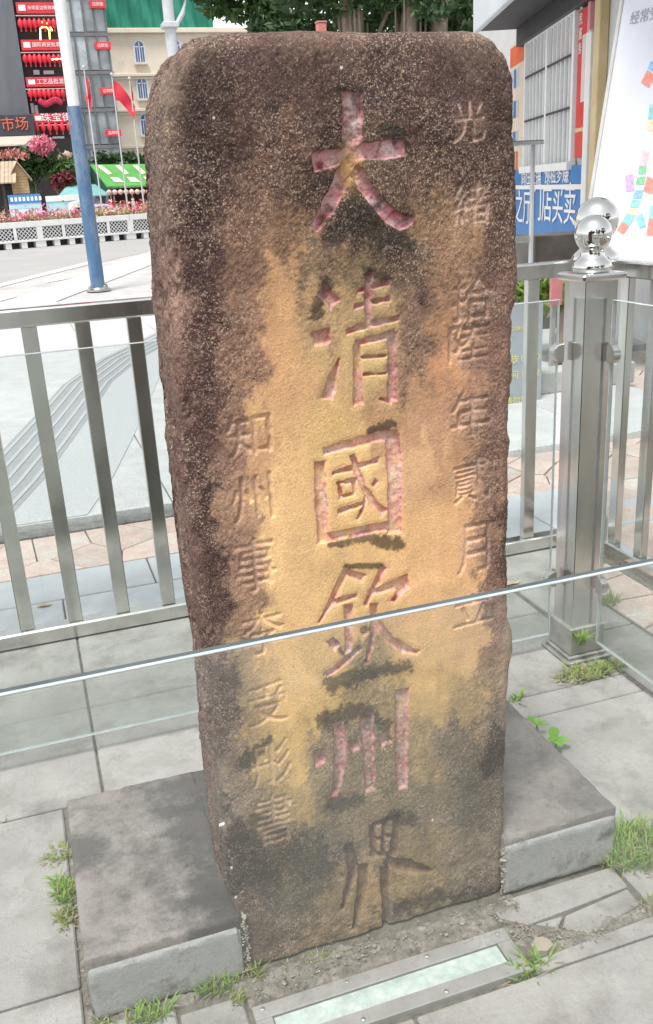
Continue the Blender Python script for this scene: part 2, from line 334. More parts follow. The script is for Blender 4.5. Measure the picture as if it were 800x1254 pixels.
    for c, strokes in chars.items():
        sd = np.full(fX.shape, 9.0)
        for st in strokes:
            pts = [(at(a, b, YF)[0], at(a, b, YF)[2], .97*w*np.linalg.norm((at(a+1, b, YF)-at(a, b, YF))[[0, 2]])) for a, b, w in st]
            ns_ = len(pts)-1
            for si, ((x0, z0, w0), (x1, z1, w1)) in enumerate(zip(pts[:-1], pts[1:])):
                dx, dz = x1-x0, z1-z0; ln = math.hypot(dx, dz)+1e-9; tr_ = ((fX-x0)*dx+(fZ-z0)*dz)/(ln*ln); t = np.clip(tr_, 0, 1)
                s1 = np.hypot(fX-x0-t*dx, fZ-z0-t*dz)-(w0+(w1-w0)*t)
                lat = np.abs((fX-x0)*dz-(fZ-z0)*dx)/ln-(w0+(w1-w0)*t)      # chisel-cut, nearly square stroke ends
                if si == 0: s1 = np.where(tr_ < 0, np.maximum(lat, -tr_*ln-.62*w0), s1)
                if si == ns_-1: s1 = np.where(tr_ > 1, np.maximum(lat, (tr_-1)*ln-.62*w1), s1)
                sd = np.minimum(sd, s1)
        sd = sd+warp
        D = (.0115, .0085, .0085, .010, .0085, .012)[c]
        prof = sstep(.0006, -.0030, sd)
        depth[:len(zr), :nF] = np.maximum(depth[:len(zr), :nF], D*prof*(1+.22*fbm(np.stack([fX*80, fZ*80, fX*0+3], -1), 3))+.0010*sstep(.010, 0, sd)); sdall[:len(zr), :nF] = np.minimum(sdall[:len(zr), :nF], sd)
        m = sstep(.0008, -.0012, sd); cid[:len(zr), :nF][sd < 0] = c
        inside[:len(zr), :nF] = np.maximum(inside[:len(zr), :nF], m)
    # ---- the two columns of small characters, from glyph outlines
    small = [('光',575,148,40,52),('緒',580,249,46,54),('拾',580,365,50,58),('陸',576,420,48,46),('年',577,508,48,54),('貳',580,588,46,52),('月',581,672,40,60),('立',580,746,48,36),
             ('知',305,533,56,54),('州',309,611,52,56),('事',313,692,50,66),('李',322,775,50,52),('受',328,862,48,52),('彤',333,935,48,52),('書',336,1003,46,60)]
    for k, (ch, cx_, cy_, w_, h_) in enumerate(small):
        me = text_mesh(ch, 1.0, None) if False else None
        cu = bpy.data.curves.new('g', 'FONT'); cu.body = ch; cu.resolution_u = 3; o = bpy.data.objects.new('g', cu); COL.objects.link(o)
        dg = bpy.context.evaluated_depsgraph_get(); dg.update(); me = bpy.data.meshes.new_from_object(o.evaluated_get(dg)); me.calc_loop_triangles()
        vv = np.array([v.co[:2] for v in me.vertices]); tr = np.array([t.vertices[:] for t in me.loop_triangles])
        bpy.data.objects.remove(o); bpy.data.curves.remove(cu); bpy.data.meshes.remove(me)
        vv = (vv-vv.min(0))/(np.ptp(vv, axis=0))-.5
        c0 = at(cx_, cy_, YF); wx = w_*np.linalg.norm(at(cx_+1, cy_, YF)-c0); hz = h_*np.linalg.norm(at(cx_, cy_+1, YF)-c0)
        pts = np.stack([c0[0]+vv[:, 0]*wx, c0[2]+vv[:, 1]*hz+vv[:, 0]*.004], 1)
        sel = (np.abs(fX-c0[0]) < wx*.6) & (np.abs(fZ-c0[2]) < hz*.6)
        gx, gz = fX[sel], fZ[sel]; gx = gx+.0015*fbm(np.stack([gx*70, gz*70, gx*0+k], -1), 2); gz = gz+.0015*fbm(np.stack([gx*70, gz*70, gx*0+k+9], -1), 2); hit = np.zeros(gx.shape)
        for ox, oz in ((0, 0), (.0008, .0008), (-.0008, .0008), (.0008, -.0008), (-.0008, -.0008)):
            h = np.zeros(gx.shape, bool); ax, az = gx+ox, gz+oz
            for t in tr:
                a, b, c = pts[t]; d1 = (ax-b[0])*(a[1]-b[1])-(a[0]-b[0])*(az-b[1]); d2 = (ax-c[0])*(b[1]-c[1])-(b[0]-c[0])*(az-c[1]); d3 = (ax-a[0])*(c[1]-a[1])-(c[0]-a[0])*(az-a[1])
                h |= ~(((d1 < 0) | (d2 < 0) | (d3 < 0)) & ((d1 > 0) | (d2 > 0) | (d3 > 0)))
            hit += h/5.0
        wear = sstep(-.30, .25, fbm(np.stack([gx*40, gz*40, gx*0+k], -1), 2))
        full = np.zeros(fX.shape); full[sel] = hit*(.42+.58*wear)
        for _ in range(1):
            full = (full+np.roll(full, 1, 0)+np.roll(full, -1, 0)+np.roll(full, 1, 1)+np.roll(full, -1, 1))/5*1.15
        depth[:len(zr), :nF] = np.maximum(depth[:len(zr), :nF], (.0026 if k < 2 else .0050 if k < 12 else .0040)*np.clip(full, 0, 1))
        cid[:len(zr), :nF][(full > .30)] = 10+k
    # ---- colour of the weathered stone, read off the photograph as stain patches, the near pane's milky veil included low down
    tab = {60:[(230,112,97,86),(300,105,86,80),(400,116,96,86),(500,102,84,80),(600,116,100,90)],
     110:[(195,120,105,92),(250,86,72,70),(320,96,79,75),(400,100,82,76),(470,96,80,75),(540,100,82,78),(615,96,80,75)],
     170:[(190,112,96,86),(240,80,66,65),(310,102,82,75),(350,116,91,78),(400,86,71,67),(470,112,92,78),(520,92,74,69),(560,96,77,72),(620,92,76,70)],
     230:[(195,116,96,88),(245,83,67,65),(305,126,99,82),(345,112,88,76),(400,81,67,62),(470,112,93,78),(520,112,90,76),(570,102,82,74),(620,96,79,72)],
     280:[(200,116,96,86),(250,86,68,66),(300,132,103,84),(345,136,106,82),(400,96,80,68),(440,72,63,57),(480,86,75,64),(520,142,113,85),(560,152,120,90),(610,106,85,74)],
     330:[(200,126,101,90),(250,93,73,70),(300,136,106,88),(350,188,150,110),(400,126,105,82),(450,132,114,86),(500,112,92,78),(545,156,123,96),(600,116,91,80)],
     390:[(210,136,107,96),(250,101,77,72),(300,152,118,98),(350,198,158,114),(400,166,140,104),(450,178,152,112),(510,136,110,92),(545,178,138,106),(600,122,96,84)],
     450:[(210,122,96,86),(250,96,73,70),(300,147,112,92),(345,208,165,120),(400,192,160,116),(450,202,174,124),(510,152,120,98),(545,198,150,113),(600,132,102,88)],
     510:[(215,112,89,80),(250,96,73,70),(285,142,110,92),(340,214,174,126),(400,214,180,125),(460,188,152,113),(520,192,152,118),(560,178,138,110),(605,126,98,86)],
     570:[(225,106,85,78),(250,96,75,72),(280,142,110,95),(310,198,158,120),(350,224,186,133),(440,224,188,131),(520,212,172,130),(560,192,150,115),(605,132,102,88)],
     640:[(225,116,93,84),(255,89,71,68),(290,167,132,108),(340,228,190,135),(440,226,188,131),(520,224,182,132),(570,218,173,126),(600,152,117,98),(615,102,80,72)],
     700:[(235,112,89,82),(265,93,73,70),(295,167,134,112),(340,226,190,137),(420,212,178,127),(520,222,180,130),(560,218,175,128),(600,132,102,88),(615,106,83,76)],
     760:[(245,106,86,80),(270,101,81,76),(310,162,132,108),(350,222,186,133),(430,207,174,122),(520,218,178,127),(570,208,170,126),(610,136,110,95)],
     810:[(250,101,89,82),(275,112,99,90),(310,172,150,120),(350,224,188,131),(400,202,170,116),(450,150,132,96),(520,208,174,121),(570,208,174,126),(605,152,130,108)],
     860:[(255,96,85,80),(280,106,96,88),(310,167,147,112),(350,222,186,129),(400,207,177,119),(450,152,132,96),(520,192,164,113),(570,172,150,112),(605,122,109,98)],
     920:[(265,101,91,86),(290,126,113,100),(320,182,158,113),(360,207,174,113),(400,132,116,92),(450,127,112,88),(520,157,138,102),(560,122,111,95),(600,87,83,80)],
     980:[(270,101,93,88),(295,142,126,108),(330,152,133,100),(370,167,144,101),(420,122,109,84),(480,127,113,86),(530,126,115,95),(580,106,101,90)],
     1040:[(275,80,76,74),(300,86,81,76),(340,121,109,88),(380,112,103,88),(420,106,97,82),(470,137,117,90),(520,142,126,95),(570,132,121,105),(605,126,117,104)],
     1090:[(285,96,91,84),(330,97,91,84),(380,102,94,80),(420,137,120,88),(460,162,138,101),(510,152,134,98),(560,126,117,98),(605,116,109,98)],
     1150:[(290,112,105,96),(340,107,98,82),(390,132,114,82),(430,137,121,95),(480,121,113,100),(560,112,105,98)]}
    pts = np.array([(x, y, *lin((r, g, b))) for y, row in tab.items() for x, r, g, b in row])
    wx_ = PX+30*fbm(P*26, 4)+9*fbm(P*np.array([150, 150, 90]), 3, .8)+4*vnoise(P*330); wy_ = PY+46*fbm(P*np.array([40, 40, 14])+40, 4)+10*fbm(P*150+8, 3, .8)+4*vnoise(P*330+5)
    flat = np.stack([wx_.ravel(), wy_.ravel()], 1); colr = np.empty((len(flat), 3)); 
    for s in range(0, len(flat), 20000):
        q = flat[s:s+20000]; d2 = ((q[:, None, 0]-pts[None, :, 0])/1.0)**2+((q[:, None, 1]-pts[None, :, 1])/1.25)**2
        w = 1/(d2+110)**2.3; colr[s:s+20000] = (w @ pts[:, 2:])/w.sum(1, keepdims=True)
    colr = colr.reshape(nr, nc, 3)
    hid = np.zeros((nr, nc)); hid[:, nF:nF+nR+nB] = 1.0; hid[:, nF+nR+nB:] = np.clip(np.linspace(2.2, -.6, nL), 0, 1)*.8; colr = colr*(1-hid[..., None])+hid[..., None]*lin((112, 92, 84))
    lum = colr @ np.array([.3, .6, .1]); ochre = sstep(.22, .42, lum)
    # the dark crust carries pale grains (shader), so its ground tone lies deeper
    dkf = sstep(.19, .05, lum)[..., None]; colr = colr*(1-dkf*(1-np.array([.52, .415, .415])))
    strk = fbm(P*np.array([42, 42, 4.5])+12, 4, .6); colr = colr*(1+.34*strk*(1-.7*ochre))[..., None]
    # paler rubbed hollows round the small characters of the right column
    for hx, hy, sx, sy, am in ((575,150,22,26,.15),(580,250,24,24,.18),(578,362,24,30,.5),(572,425,20,30,.6),(575,510,24,28,.6),(577,590,22,26,.55),(576,670,14,34,.6),(585,735,26,22,.5),(300,540,20,20,.3),(305,612,20,22,.3)):
        hw = (am*np.exp(-(((PX-hx)/sx)**2+((PY-hy)/sy)**2)**1.5)*isF*sstep(-.5, .3, fbm(P*60+21, 3)))[..., None]; colr = colr*(1-hw)+hw*lin((206, 172, 146))
    # mottling at several sizes
    mott = fbm(P*55+3, 4, .65); colr = colr*(1+.40*(mott*(1-.78*ochre)))[..., None]
    # pale mineral grains and lichen flecks on the dark crust
    fl = fbm(P*np.array([210, 210, 190]), 3, .75); big = sstep(-.25, .35, fbm(P*14+9, 3))
    sp = sstep(.2, .5, fl)*(1-.8*ochre)*(.25+.75*big)
    colr = colr*(1-sp[..., None]*.5)+sp[..., None]*.5*lin((188, 160, 132))
    dk = sstep(.18, .5, -fl)*(1-.75*ochre); colr = colr*(1-.3*dk[..., None])
    # black algae crusts below and above strokes
    blk = [[(410,292,10),(432,268,16),(450,262,19),(480,286,18),(498,298,8)], [(440,250,10),(462,284,20)], [(408,246,8),(398,262,6)], [(474,158,10),(492,166,6)], [(416,112,5),(440,112,5)], [(452,331,6),(478,342,5)], [(384,388,7),(400,346,8)], [(455,528,4),(482,519,5)], [(405,668,3),(450,657,6),(486,667,8)], [(406,838,9),(440,829,9),(470,821,8),(500,816,7)], [(412,786,2),(420,800,3)], [(400,884,10),(440,868,9),(470,888,8)], [(405,985,10),(440,978,6)], [(300,1040,22),(280,1090,14)], [(606,915,9),(596,945,8)], [(300,935,8),(330,905,5)], [(320,1005,10),(345,1020,8)], [(315,1055,26),(370,1050,26),(400,1060,14)], [(425,694,3),(468,692,3)], [(480,1000,8),(505,1002,8)], [(560,1102,9),(600,1092,7)], [(492,1110,10),(540,1098,8)]]
    B = np.zeros((nr, nc)); nz = fbm(P*60+5, 4, .7)+.55*fbm(P*230+9, 2)
    for st in blk:
        for (x0, y0, w0), (x1, y1, w1) in zip(st[:-1], st[1:]):
            dx, dy = x1-x0, y1-y0; t = np.clip(((PX-x0)*dx+(PY-y0)*dy)/(dx*dx+dy*dy+1e-9), 0, 1)
            d = np.hypot(PX-x0-t*dx, PY-y0-t*dy)/(w0+(w1-w0)*t); B = np.maximum(B, sstep(1.5, .6, d+nz*1.0))
    B *= isF; colr = colr*(1-.78*B[..., None])+.78*B[..., None]*lin((52, 48, 42))
    # old red paint in the large characters, paler bare stone in the small ones
    pn = fbm(P*48+31, 3); pn2 = fbm(P*160+7, 3); bigc = (cid >= 0) & (cid < 6)
    pale, pink, red = lin((222, 202, 200)), lin((216, 162, 166)), lin((188, 80, 98))
    edge = sstep(-.0052, -.0008, sdall); edge[sdall > .5] = 0
    pc = pale+(pink-pale)*sstep(-.45, .25, pn+.3*pn2+.45*edge)[..., None]; pc = pc+(red-pc)*(sstep(.26, .66, pn+.25*pn2+.20*edge)*.75)[..., None]
    pc = pc*(1-.38*sstep(.05, .4, pn2)[..., None])
    amt = np.zeros((nr, nc)); 
    for c, a in zip(range(6), (.95, .80, .85, .82, .92, .16)):
        amt[cid == c] = a
    wearp = sstep(-.5, .0, fbm(P*60+77, 3))*.65+.35
    # yellow lichen bloom at the crossing of the first character
    yel = np.exp(-(((PX-430)/14)**2+((PY-205)/26)**2)); amt = amt*(1-.75*yel)
    a = (amt*inside*wearp*(.55+.45*edge))[..., None]; a[cid == 0] = (amt*inside*wearp)[..., None][cid == 0]; colr = colr*(1-a)+a*pc
    d5 = ((cid == 5)*.45)[..., None]; colr = colr*(1-d5)+d5*lin((72, 60, 56))
    yl = (yel*isF*.8)[..., None]; colr = colr*(1-yl)+yl*lin((198, 160, 104))
    sm_ = ((cid >= 10)*np.where(cid < 12, .55, .30)*wearp)[..., None]; colr = colr*(1-sm_)+sm_*lin((208, 178, 160))
    # a few white droppings and chips
    for x, y, r in [(418,83,1.6),(262,144,1.4),(332,204,1.4),(384,416,2.0),(270,1010,1.6),(284,1062,1.1),(288,1100,1.2),(355,985,1.1),(530,1005,1.0)]:
        w = sstep(1.4, .7, np.hypot(PX-x, (PY-y)*.8)/r+.4*pn2)[..., None]; colr = colr*(1-w)+w*lin((232, 230, 226))
    gm_ = colr.mean(-1, keepdims=True); colr = (colr+(gm_-colr)*.02)*np.array([1.03, .985, .985])
    colr = np.clip(colr/ILLUM*(1+.12*ochre[..., None]), .004, .95)
    # ---- relief
    fine = 1-.8*ochre; relief = .0045*fbm(P*8, 3)+.0012*fbm(P*38+5, 3)*fine+.0011*fbm(P*150+11, 3)*fine+.0007*fbm(P*300+2, 2)*fine
    side = np.zeros((nr, nc)); side[:len(zr), nF+nR+nB:] = 1; side[:len(zr), nF:nF+nR] = 1
    relief = relief+side*(.004*fbm(P*np.array([60, 60, 30]), 3)+.003*fbm(P*np.array([120, 120, 40]), 2))
    hollow = [((575,420),(34,60),.006),((580,360),(36,34),.004),((577,252),(40,40),.004),((575,560),(28,30),.003),((445,280),(55,22),.004),((455,832),(50,12),.004),((420,915),(60,60),.003)]
    for (hx, hy), (sx, sy), dd in hollow: relief = relief-isF*dd*np.exp(-(((PX-hx)/sx)**2+((PY-hy)/sy)**2))
    ed_ = np.minimum(np.abs(X-np.interp(Z, zr, xl)), np.abs(X-np.interp(Z, zr, xr))); chip = sstep(.03, .0, ed_)*(Z > .02)*np.where(X < .5, 1, .5); relief = relief-chip*np.maximum(0, fbm(P*np.array([16, 16, 13])+60, 4, .6)-.08)*.030+chip*.0022*fbm(P*90+3, 3)
    low = isF*sstep(.22, .02, Z); relief = relief+low*.006*fbm(P*30+70, 3)
    Q = P+N*relief[..., None]
    Q[..., 1] += depth*isF
    NN = normals(Q); NN[-1] = (0, 0, 1)
    # ---- faces, split: stone body + every carved character
    idx = np.arange(nr*nc).reshape(nr, nc); a = idx[:-1]; b = np.roll(idx, -1, 1)[:-1]; c = np.roll(idx, -1, 1)[1:]; d = idx[1:]
    quads = np.stack([a, b, c, d], -1).reshape(-1, 4)
    cf = cid.ravel()[quads]; fid = np.where((cf >= 0).sum(1) >= 3, cf.max(1), -1)
    QV, QN, QC = Q.reshape(-1, 3), NN.reshape(-1, 3), colr.reshape(-1, 3); spk = ((1-.90*sstep(.14, .40, lum))*(.45+.55*big)*(1-.7*inside)*(1-.55*B)).ravel()
    O = np.array([.54, YF, 0.0])
    def part(name, sel, parent):
        q = quads[sel]; used, inv = np.unique(q, return_inverse=True); q = inv.reshape(-1, 4)
        me = bpy.data.meshes.new(name); me.vertices.add(len(used)); me.vertices.foreach_set('co', (QV[used]-O).astype(np.float32).ravel())
        me.loops.add(q.size); me.loops.foreach_set('vertex_index', q.astype(np.int32).ravel()); me.polygons.add(len(q)); me.polygons.foreach_set('loop_start', np.arange(0, q.size, 4, dtype=np.int32))
        me.update(calc_edges=True); me.validate()
        at_ = me.color_attributes.new('stone', 'FLOAT_COLOR', 'POINT'); at_.data.foreach_set('color', np.concatenate([QC[used], spk[used][:, None]], 1).astype(np.float32).ravel())
        me.shade_smooth(); me.normals_split_custom_set_from_vertices(QN[used].tolist()); me.materials.append(M_STONE)
        return link(name, me, parent)
    root = empty('stone_stele', tuple(O), 0, 'tall weathered upright stone stele carved with red Chinese characters', 'stele')
    part('stone_slab', fid == -1, root)
    names = ['pale pink painted topmost large carved character', 'second large carved character, three dots on its left', 'boxed large carved character in pink outline', 'fourth large carved character behind the glass edge', 'large carved character of three pink upright strokes', 'lowest large carved character, dark and unpainted']
    for k in sorted(set(fid[fid >= 0])):
        o = part('carved_character', fid == k, root)
        if k < 6: o['label'] = names[k]
        else: o['label'] = 'small carved character in the %s column' % ('right' if k < 18 else 'left')
    return root

def stone_material():
    m = bpy.data.materials.new('weathered_sandstone'); m.use_nodes = True; nt = m.node_tree; L = nt.links.new; b = nt.nodes['Principled BSDF']
    b.inputs['Roughness'].default_value = .88; b.inputs['Specular IOR Level'].default_value = .25
    at_ = nt.nodes.new('ShaderNodeAttribute'); at_.attribute_name = 'stone'
    g = nt.nodes.new('ShaderNodeNewGeometry')
    n = nt.nodes.new('ShaderNodeTexNoise'); n.inputs['Scale'].default_value = 420; n.inputs['Detail'].default_value = 3; L(g.outputs['Position'], n.inputs['Vector'])
    mr = nt.nodes.new('ShaderNodeMapRange'); mr.inputs['From Min'].default_value = .3; mr.inputs['From Max'].default_value = .7; mr.inputs['To Min'].default_value = .72; mr.inputs['To Max'].default_value = 1.28; L(n.outputs['Fac'], mr.inputs['Value'])
    mx = nt.nodes.new('ShaderNodeMix'); mx.data_type = 'RGBA'; mx.blend_type = 'MULTIPLY'; mx.inputs['Factor'].default_value = .75; L(at_.outputs['Color'], mx.inputs['A']); L(mr.outputs[0], mx.inputs['B']); 
    out = mx.outputs['Result']
    for sc_, lo, hi, colr_, amt_ in ((330, .575, .635, (.50, .40, .32), .75), (560, .58, .68, (.50, .42, .35), .42), (230, .56, .66, (.028, .019, .019), .65), (120, .60, .68, (.40, .31, .22), .5)):
        ns = nt.nodes.new('ShaderNodeTexNoise'); ns.inputs['Scale'].default_value = sc_; ns.inputs['Detail'].default_value = 2.5; ns.inputs['Roughness'].default_value = .6
        of = nt.nodes.new('ShaderNodeVectorMath'); of.operation = 'ADD'; of.inputs[1].default_value = (sc_*.37, 3.1, sc_*.11); L(g.outputs['Position'], of.inputs[0]); L(of.outputs[0], ns.inputs['Vector'])
        ms = nt.nodes.new('ShaderNodeMapRange'); ms.inputs['From Min'].default_value = lo; ms.inputs['From Max'].default_value = hi; ms.inputs['To Max'].default_value = amt_; L(ns.outputs['Fac'], ms.inputs['Value'])
        mu = nt.nodes.new('ShaderNodeMath'); mu.operation = 'MULTIPLY'; L(ms.outputs[0], mu.inputs[0]); L(at_.outputs['Alpha'], mu.inputs[1])
        m3 = nt.nodes.new('ShaderNodeMix'); m3.data_type = 'RGBA'; L(mu.outputs[0], m3.inputs['Factor']); L(out, m3.inputs['A']); m3.inputs['B'].default_value = (*colr_, 1); out = m3.outputs['Result']
    L(out, b.inputs['Base Color'])
    n2 = nt.nodes.new('ShaderNodeTexNoise'); n2.inputs['Scale'].default_value = 260; n2.inputs['Detail'].default_value = 4; L(g.outputs['Position'], n2.inputs['Vector'])
    bp = nt.nodes.new('ShaderNodeBump'); bp.inputs['Strength'].default_value = .55; bp.inputs['Distance'].default_value = .002; L(n2.outputs['Fac'], bp.inputs['Height']); L(bp.outputs[0], b.inputs['Normal'])
    return m
M_STONE = stone_material()
build_stele()
# ================================================================== ground, slabs, paving
M_EARTH = mat('joint_dirt', (.08, .072, .058), (.20, .18, .15), scale=40, rough=.95, bump=.8, bscale=120)
M_SLAB = mat('grey_sandstone_slab', (.29, .283, .268), (.385, .378, .36), scale=7, rough=.82, bump=.5, bscale=160, vary=.07, c3=(.185, .177, .163), c3scale=4.2, c3lo=.50, c3hi=.70, grain=.10, gscale=260, specks=(.15, .147, .14), spscale=90, spmask=9, c4=(.285, .28, .265), c4scale=5)
M_SLABB = mat('blue_grey_slab', (.36, .38, .41), (.44, .46, .49), scale=5, rough=.75, bump=.2, bscale=200, vary=.05)
M_GRAN = mat('pale_granite', (.45, .455, .46), (.56, .565, .57), scale=6, rough=.7, bump=.15, bscale=300, vary=.05, grain=.3, gscale=110)
M_GRAND = mat('grey_granite', (.36, .375, .39), (.47, .485, .50), scale=60, rough=.65, bump=.12, bscale=300, vary=.04, detail=3)
M_PINK = mat('pink_flagstone', (.46, .35, .31), (.60, .48, .43), scale=12, rough=.85, bump=.4, bscale=120, vary=.12, c3=(.52, .50, .47), c3scale=5, grain=.3, gscale=120)
M_ASPH = mat('road_asphalt', (.30, .295, .29), (.37, .365, .36), scale=30, rough=.9, bump=.3, bscale=200, c3=(.40, .37, .36), c3scale=.4)
M_MARK = mat('road_paint', (.62, .62, .61), (.74, .74, .72), scale=5, rough=.7)
M_PAVE = mat('far_paving', (.40, .39, .39), (.50, .49, .48), scale=4, rough=.85, c3=(.36, .33, .32), c3scale=.8)

g = MB().box(-900, 900, -300, 1700, -.6, -.045).build('ground', mat('far_ground', (.26, .255, .25), (.34, .33, .32), scale=1.5, rough=.9)); tag(g, kind='structure')
MB().box(-2.6, 4.2, -1.2, 5.0, -.05, -.010).build('joint_bed', M_EARTH, g)

# --- grey slabs inside and around the glass enclosure
pv = empty('pavement'); tag(pv, kind='structure')
def slab(x0, x1, y0, y1, m=M_SLAB, z=0.0, gap=.0035, b=.004, name='paving_slab', parent=pv, t=.03):
    z = z+random.uniform(-.0015, .0015)
    return MB().box(x0+gap, x1-gap, y0+gap, y1-gap, z-t, z, b).build(name, m, parent)
for x0, x1 in ((-2.5, -1.9), (-1.9, -1.3), (-1.3, -.7), (-.7, -.098)):
    for y0, y1 in ((-.2, .4), (.4, .95), (.95, 1.58), (1.58, 2.215)): slab(x0, x1, y0, y1)
for x0, x1 in ((-2.5, -1.9), (-1.9, -1.3), (-1.3, -.62), (-.62, .01), (.01, .56), (.56, 1.12), (1.12, 1.685)):
    for y0, y1 in ((2.215, 2.72), (2.72, 3.34)): slab(x0, x1, y0, y1)
for y0, y1 in ((-.2, .4), (.4, .9), (.9, 1.46), (1.46, 2.1), (2.1, 2.215)): slab(1.128, 1.685, y0, y1)
# front row (y < 1.30) and what lies round the light box
for x0, x1 in ((-.098, .20), (.20, .52), (.52, 1.128)):
    slab(x0, x1, .72, 1.262); slab(x0, x1, .1, .72)
slab(-.098, .08, 1.262, 1.475); slab(.08, .215, 1.262, 1.44)
def polyslab(poly, m=M_SLAB, z=0.0, name='paving_slab', parent=pv, t=.03, inset=.003):
    return MB().prism(poly, z-t, z, inset).build(name, m, parent)
# the slab in front of the plinth's right end is cracked into three
polyslab([(.80, 1.425), (.85, 1.385), (1.118, 1.40), (1.122, 1.468), (.80, 1.468)])
polyslab([(.862, 1.380), (.93, 1.378), (.905, 1.355)]); polyslab([(.938, 1.377), (1.112, 1.395), (1.108, 1.345), (.955, 1.315), (.912, 1.350)])
polyslab([(.80, 1.262), (1.122, 1.262), (1.122, 1.306), (.80, 1.292)])
for y0, y1 in ((.4, 1.0), (1.0, 1.5), (1.5, 2.0), (2.0, 2.5), (2.5, 3.05)): slab(1.70, 1.935, y0, y1)
slab(1.70, 2.12, 3.05, 3.34)
# blue-grey slabs behind the railing
for k in range(-2, 6):
    slab(-1.5+k*.74, -1.5+(k+1)*.74, 3.345, 3.645, M_SLABB); slab(-1.85+k*.74, -1.85+(k+1)*.74, 3.645, 3.945, M_SLABB)

# --- crazy paving of pink flagstones (voronoi cells)
def clip(poly, p, n):
    out = []
    for i in range(len(poly)):
        a, b = np.array(poly[i]), np.array(poly[(i+1) % len(poly)]); da, db = (a-p) @ n, (b-p) @ n
        if da <= 0: out.append(tuple(a))
        if da*db < 0: out.append(tuple(a+(b-a)*(da/(da-db))))
    return out
def crazy(x0, x1, y0, y1, size, name, z=0.0, gap=.0035, sy=1.0):
    root = empty(name); tag(root, kind='structure'); S = []
    nx, ny = max(1, round((x1-x0)/size)), max(1, round((y1-y0)/(size*sy)))
    for j in range(ny):
        for i in range(nx):
            S.append((x0+(i+.5+(.25 if j % 2 else -.25)+random.uniform(-.42, .42))*(x1-x0)/nx, y0+(j+.5+random.uniform(-.40, .40))*(y1-y0)/ny))
    S = np.array(S)
    for i, s in enumerate(S):
        poly = [(x0, y0), (x1, y0), (x1, y1), (x0, y1)]
        for j in np.argsort(((S-s)**2).sum(1))[1:16]:
            n = S[j]-s; d = np.linalg.norm(n); n = n/d; poly = clip(poly, s+n*(d/2-gap), n)
            if len(poly) < 3: break
        if len(poly) < 3: continue
        MB().prism(poly, z-.03, z+random.uniform(-.003, .002), .004).build('flagstone', M_PINK, root)
    return root
MB().box(-2.6, 2.3, 4.462, 4.55, -.03, .012, .006).build('dark_kerb', mat('dark_kerb_stone', (.10, .10, .10), (.22, .215, .21), scale=18, rough=.9, bump=.8, bscale=60, grain=.4, gscale=90), pv)
crazy(-2.5, 2.1, 3.955, 4.455, .25, 'flagstone_path')
crazy(1.95, 2.17, 1.4, 3.0, .17, 'flagstone_border')
crazy(2.22, 4.15, 2.2, 4.9, .30, 'flagstone_forecourt', sy=.5)
MB().box(-1.6, 9, 5.0, 12, -.05, -.03).build('joint_bed', M_EARTH, g)
crazy(4.1, 6.6, 3.6, 7.9, .38, 'flagstone_terrace', z=-.002, sy=.5)

# --- pale granite plaza beyond, a little higher, with ribbed guide strip
ZG = .045
pz = empty('granite_plaza'); tag(pz, kind='structure')
poly_strip_up = [(-.60, 4.55), (-.28, 6.17), (-.04, 7.17), (.25, 8.59), (.56, 9.31), (1.54, 11.5), (3.3, 15.6)]
xs = np.arange(-3.0, 6.1, .9); ys = [4.555, 5.66, 7.05, 8.5, 10.0, 11.6, 13.4, 15.8]
for j in range(len(ys)-1):
    for i in range(len(xs)-1):
        if xs[i+1] > 2.2 and ys[j] < 4.6: 
            pass
        if xs[i] > 3.9 and ys[j] < 7.0: continue
        slab(xs[i], xs[i+1], ys[j], ys[j+1], M_GRAN, ZG, .003, .004, 'granite_slab', pz, .075)
# guide strip: a smooth grey band with four proud ribs
gs = empty('guide_strip'); tag(gs, kind='structure')
cl = np.array([(-.47, 4.62), (-.24, 5.35), (-.02, 6.2), (.20, 7.1), (.46, 8.2), (.86, 9.3), (1.42, 10.4), (2.2, 11.9), (3.6, 14.4)])
def ribbon(off0, off1, z0, z1, m, name, parent):
    t = np.gradient(cl, axis=0); t /= np.linalg.norm(t, axis=1, keepdims=True); n = np.stack([t[:, 1], -t[:, 0]], 1)
    A, B = cl+n*off0, cl+n*off1; k = len(cl); mb = MB()
    for Q_ in (A, B): Q_[0] += t[0]*((4.562-Q_[0][1])/t[0][1])
    vs = [(*p, z1) for p in A]+[(*p, z1) for p in B]+[(*p, z0) for p in A]+[(*p, z0) for p in B]
    fs = []
    for i in range(k-1):
        fs += [(k+i, k+i+1, i+1, i), (i, i+1, 2*k+i+1, 2*k+i), (k+i+1, k+i, 3*k+i, 3*k+i+1)]
    fs += [(0, 2*k, 3*k, k), (k-1, 2*k-1, 4*k-1, 3*k-1)]
    return mb.add(vs, fs).build(name, m, parent)
ribbon(-.22, .62, ZG-.01, ZG+.004, M_GRAND, 'grey_band', gs)
ribbon(-.215, .215, ZG, ZG+.0062, mat('ribbed_band', (.25, .26, .272), (.33, .342, .355), scale=30, rough=.6), 'ribbed_band', gs)
M_RIB = mat('guide_rib', (.36, .37, .385), (.44, .455, .47), scale=40, rough=.6)
for k in range(5): ribbon(-.185+k*.085, -.160+k*.085, ZG, ZG+.011, M_RIB, 'rib', gs)

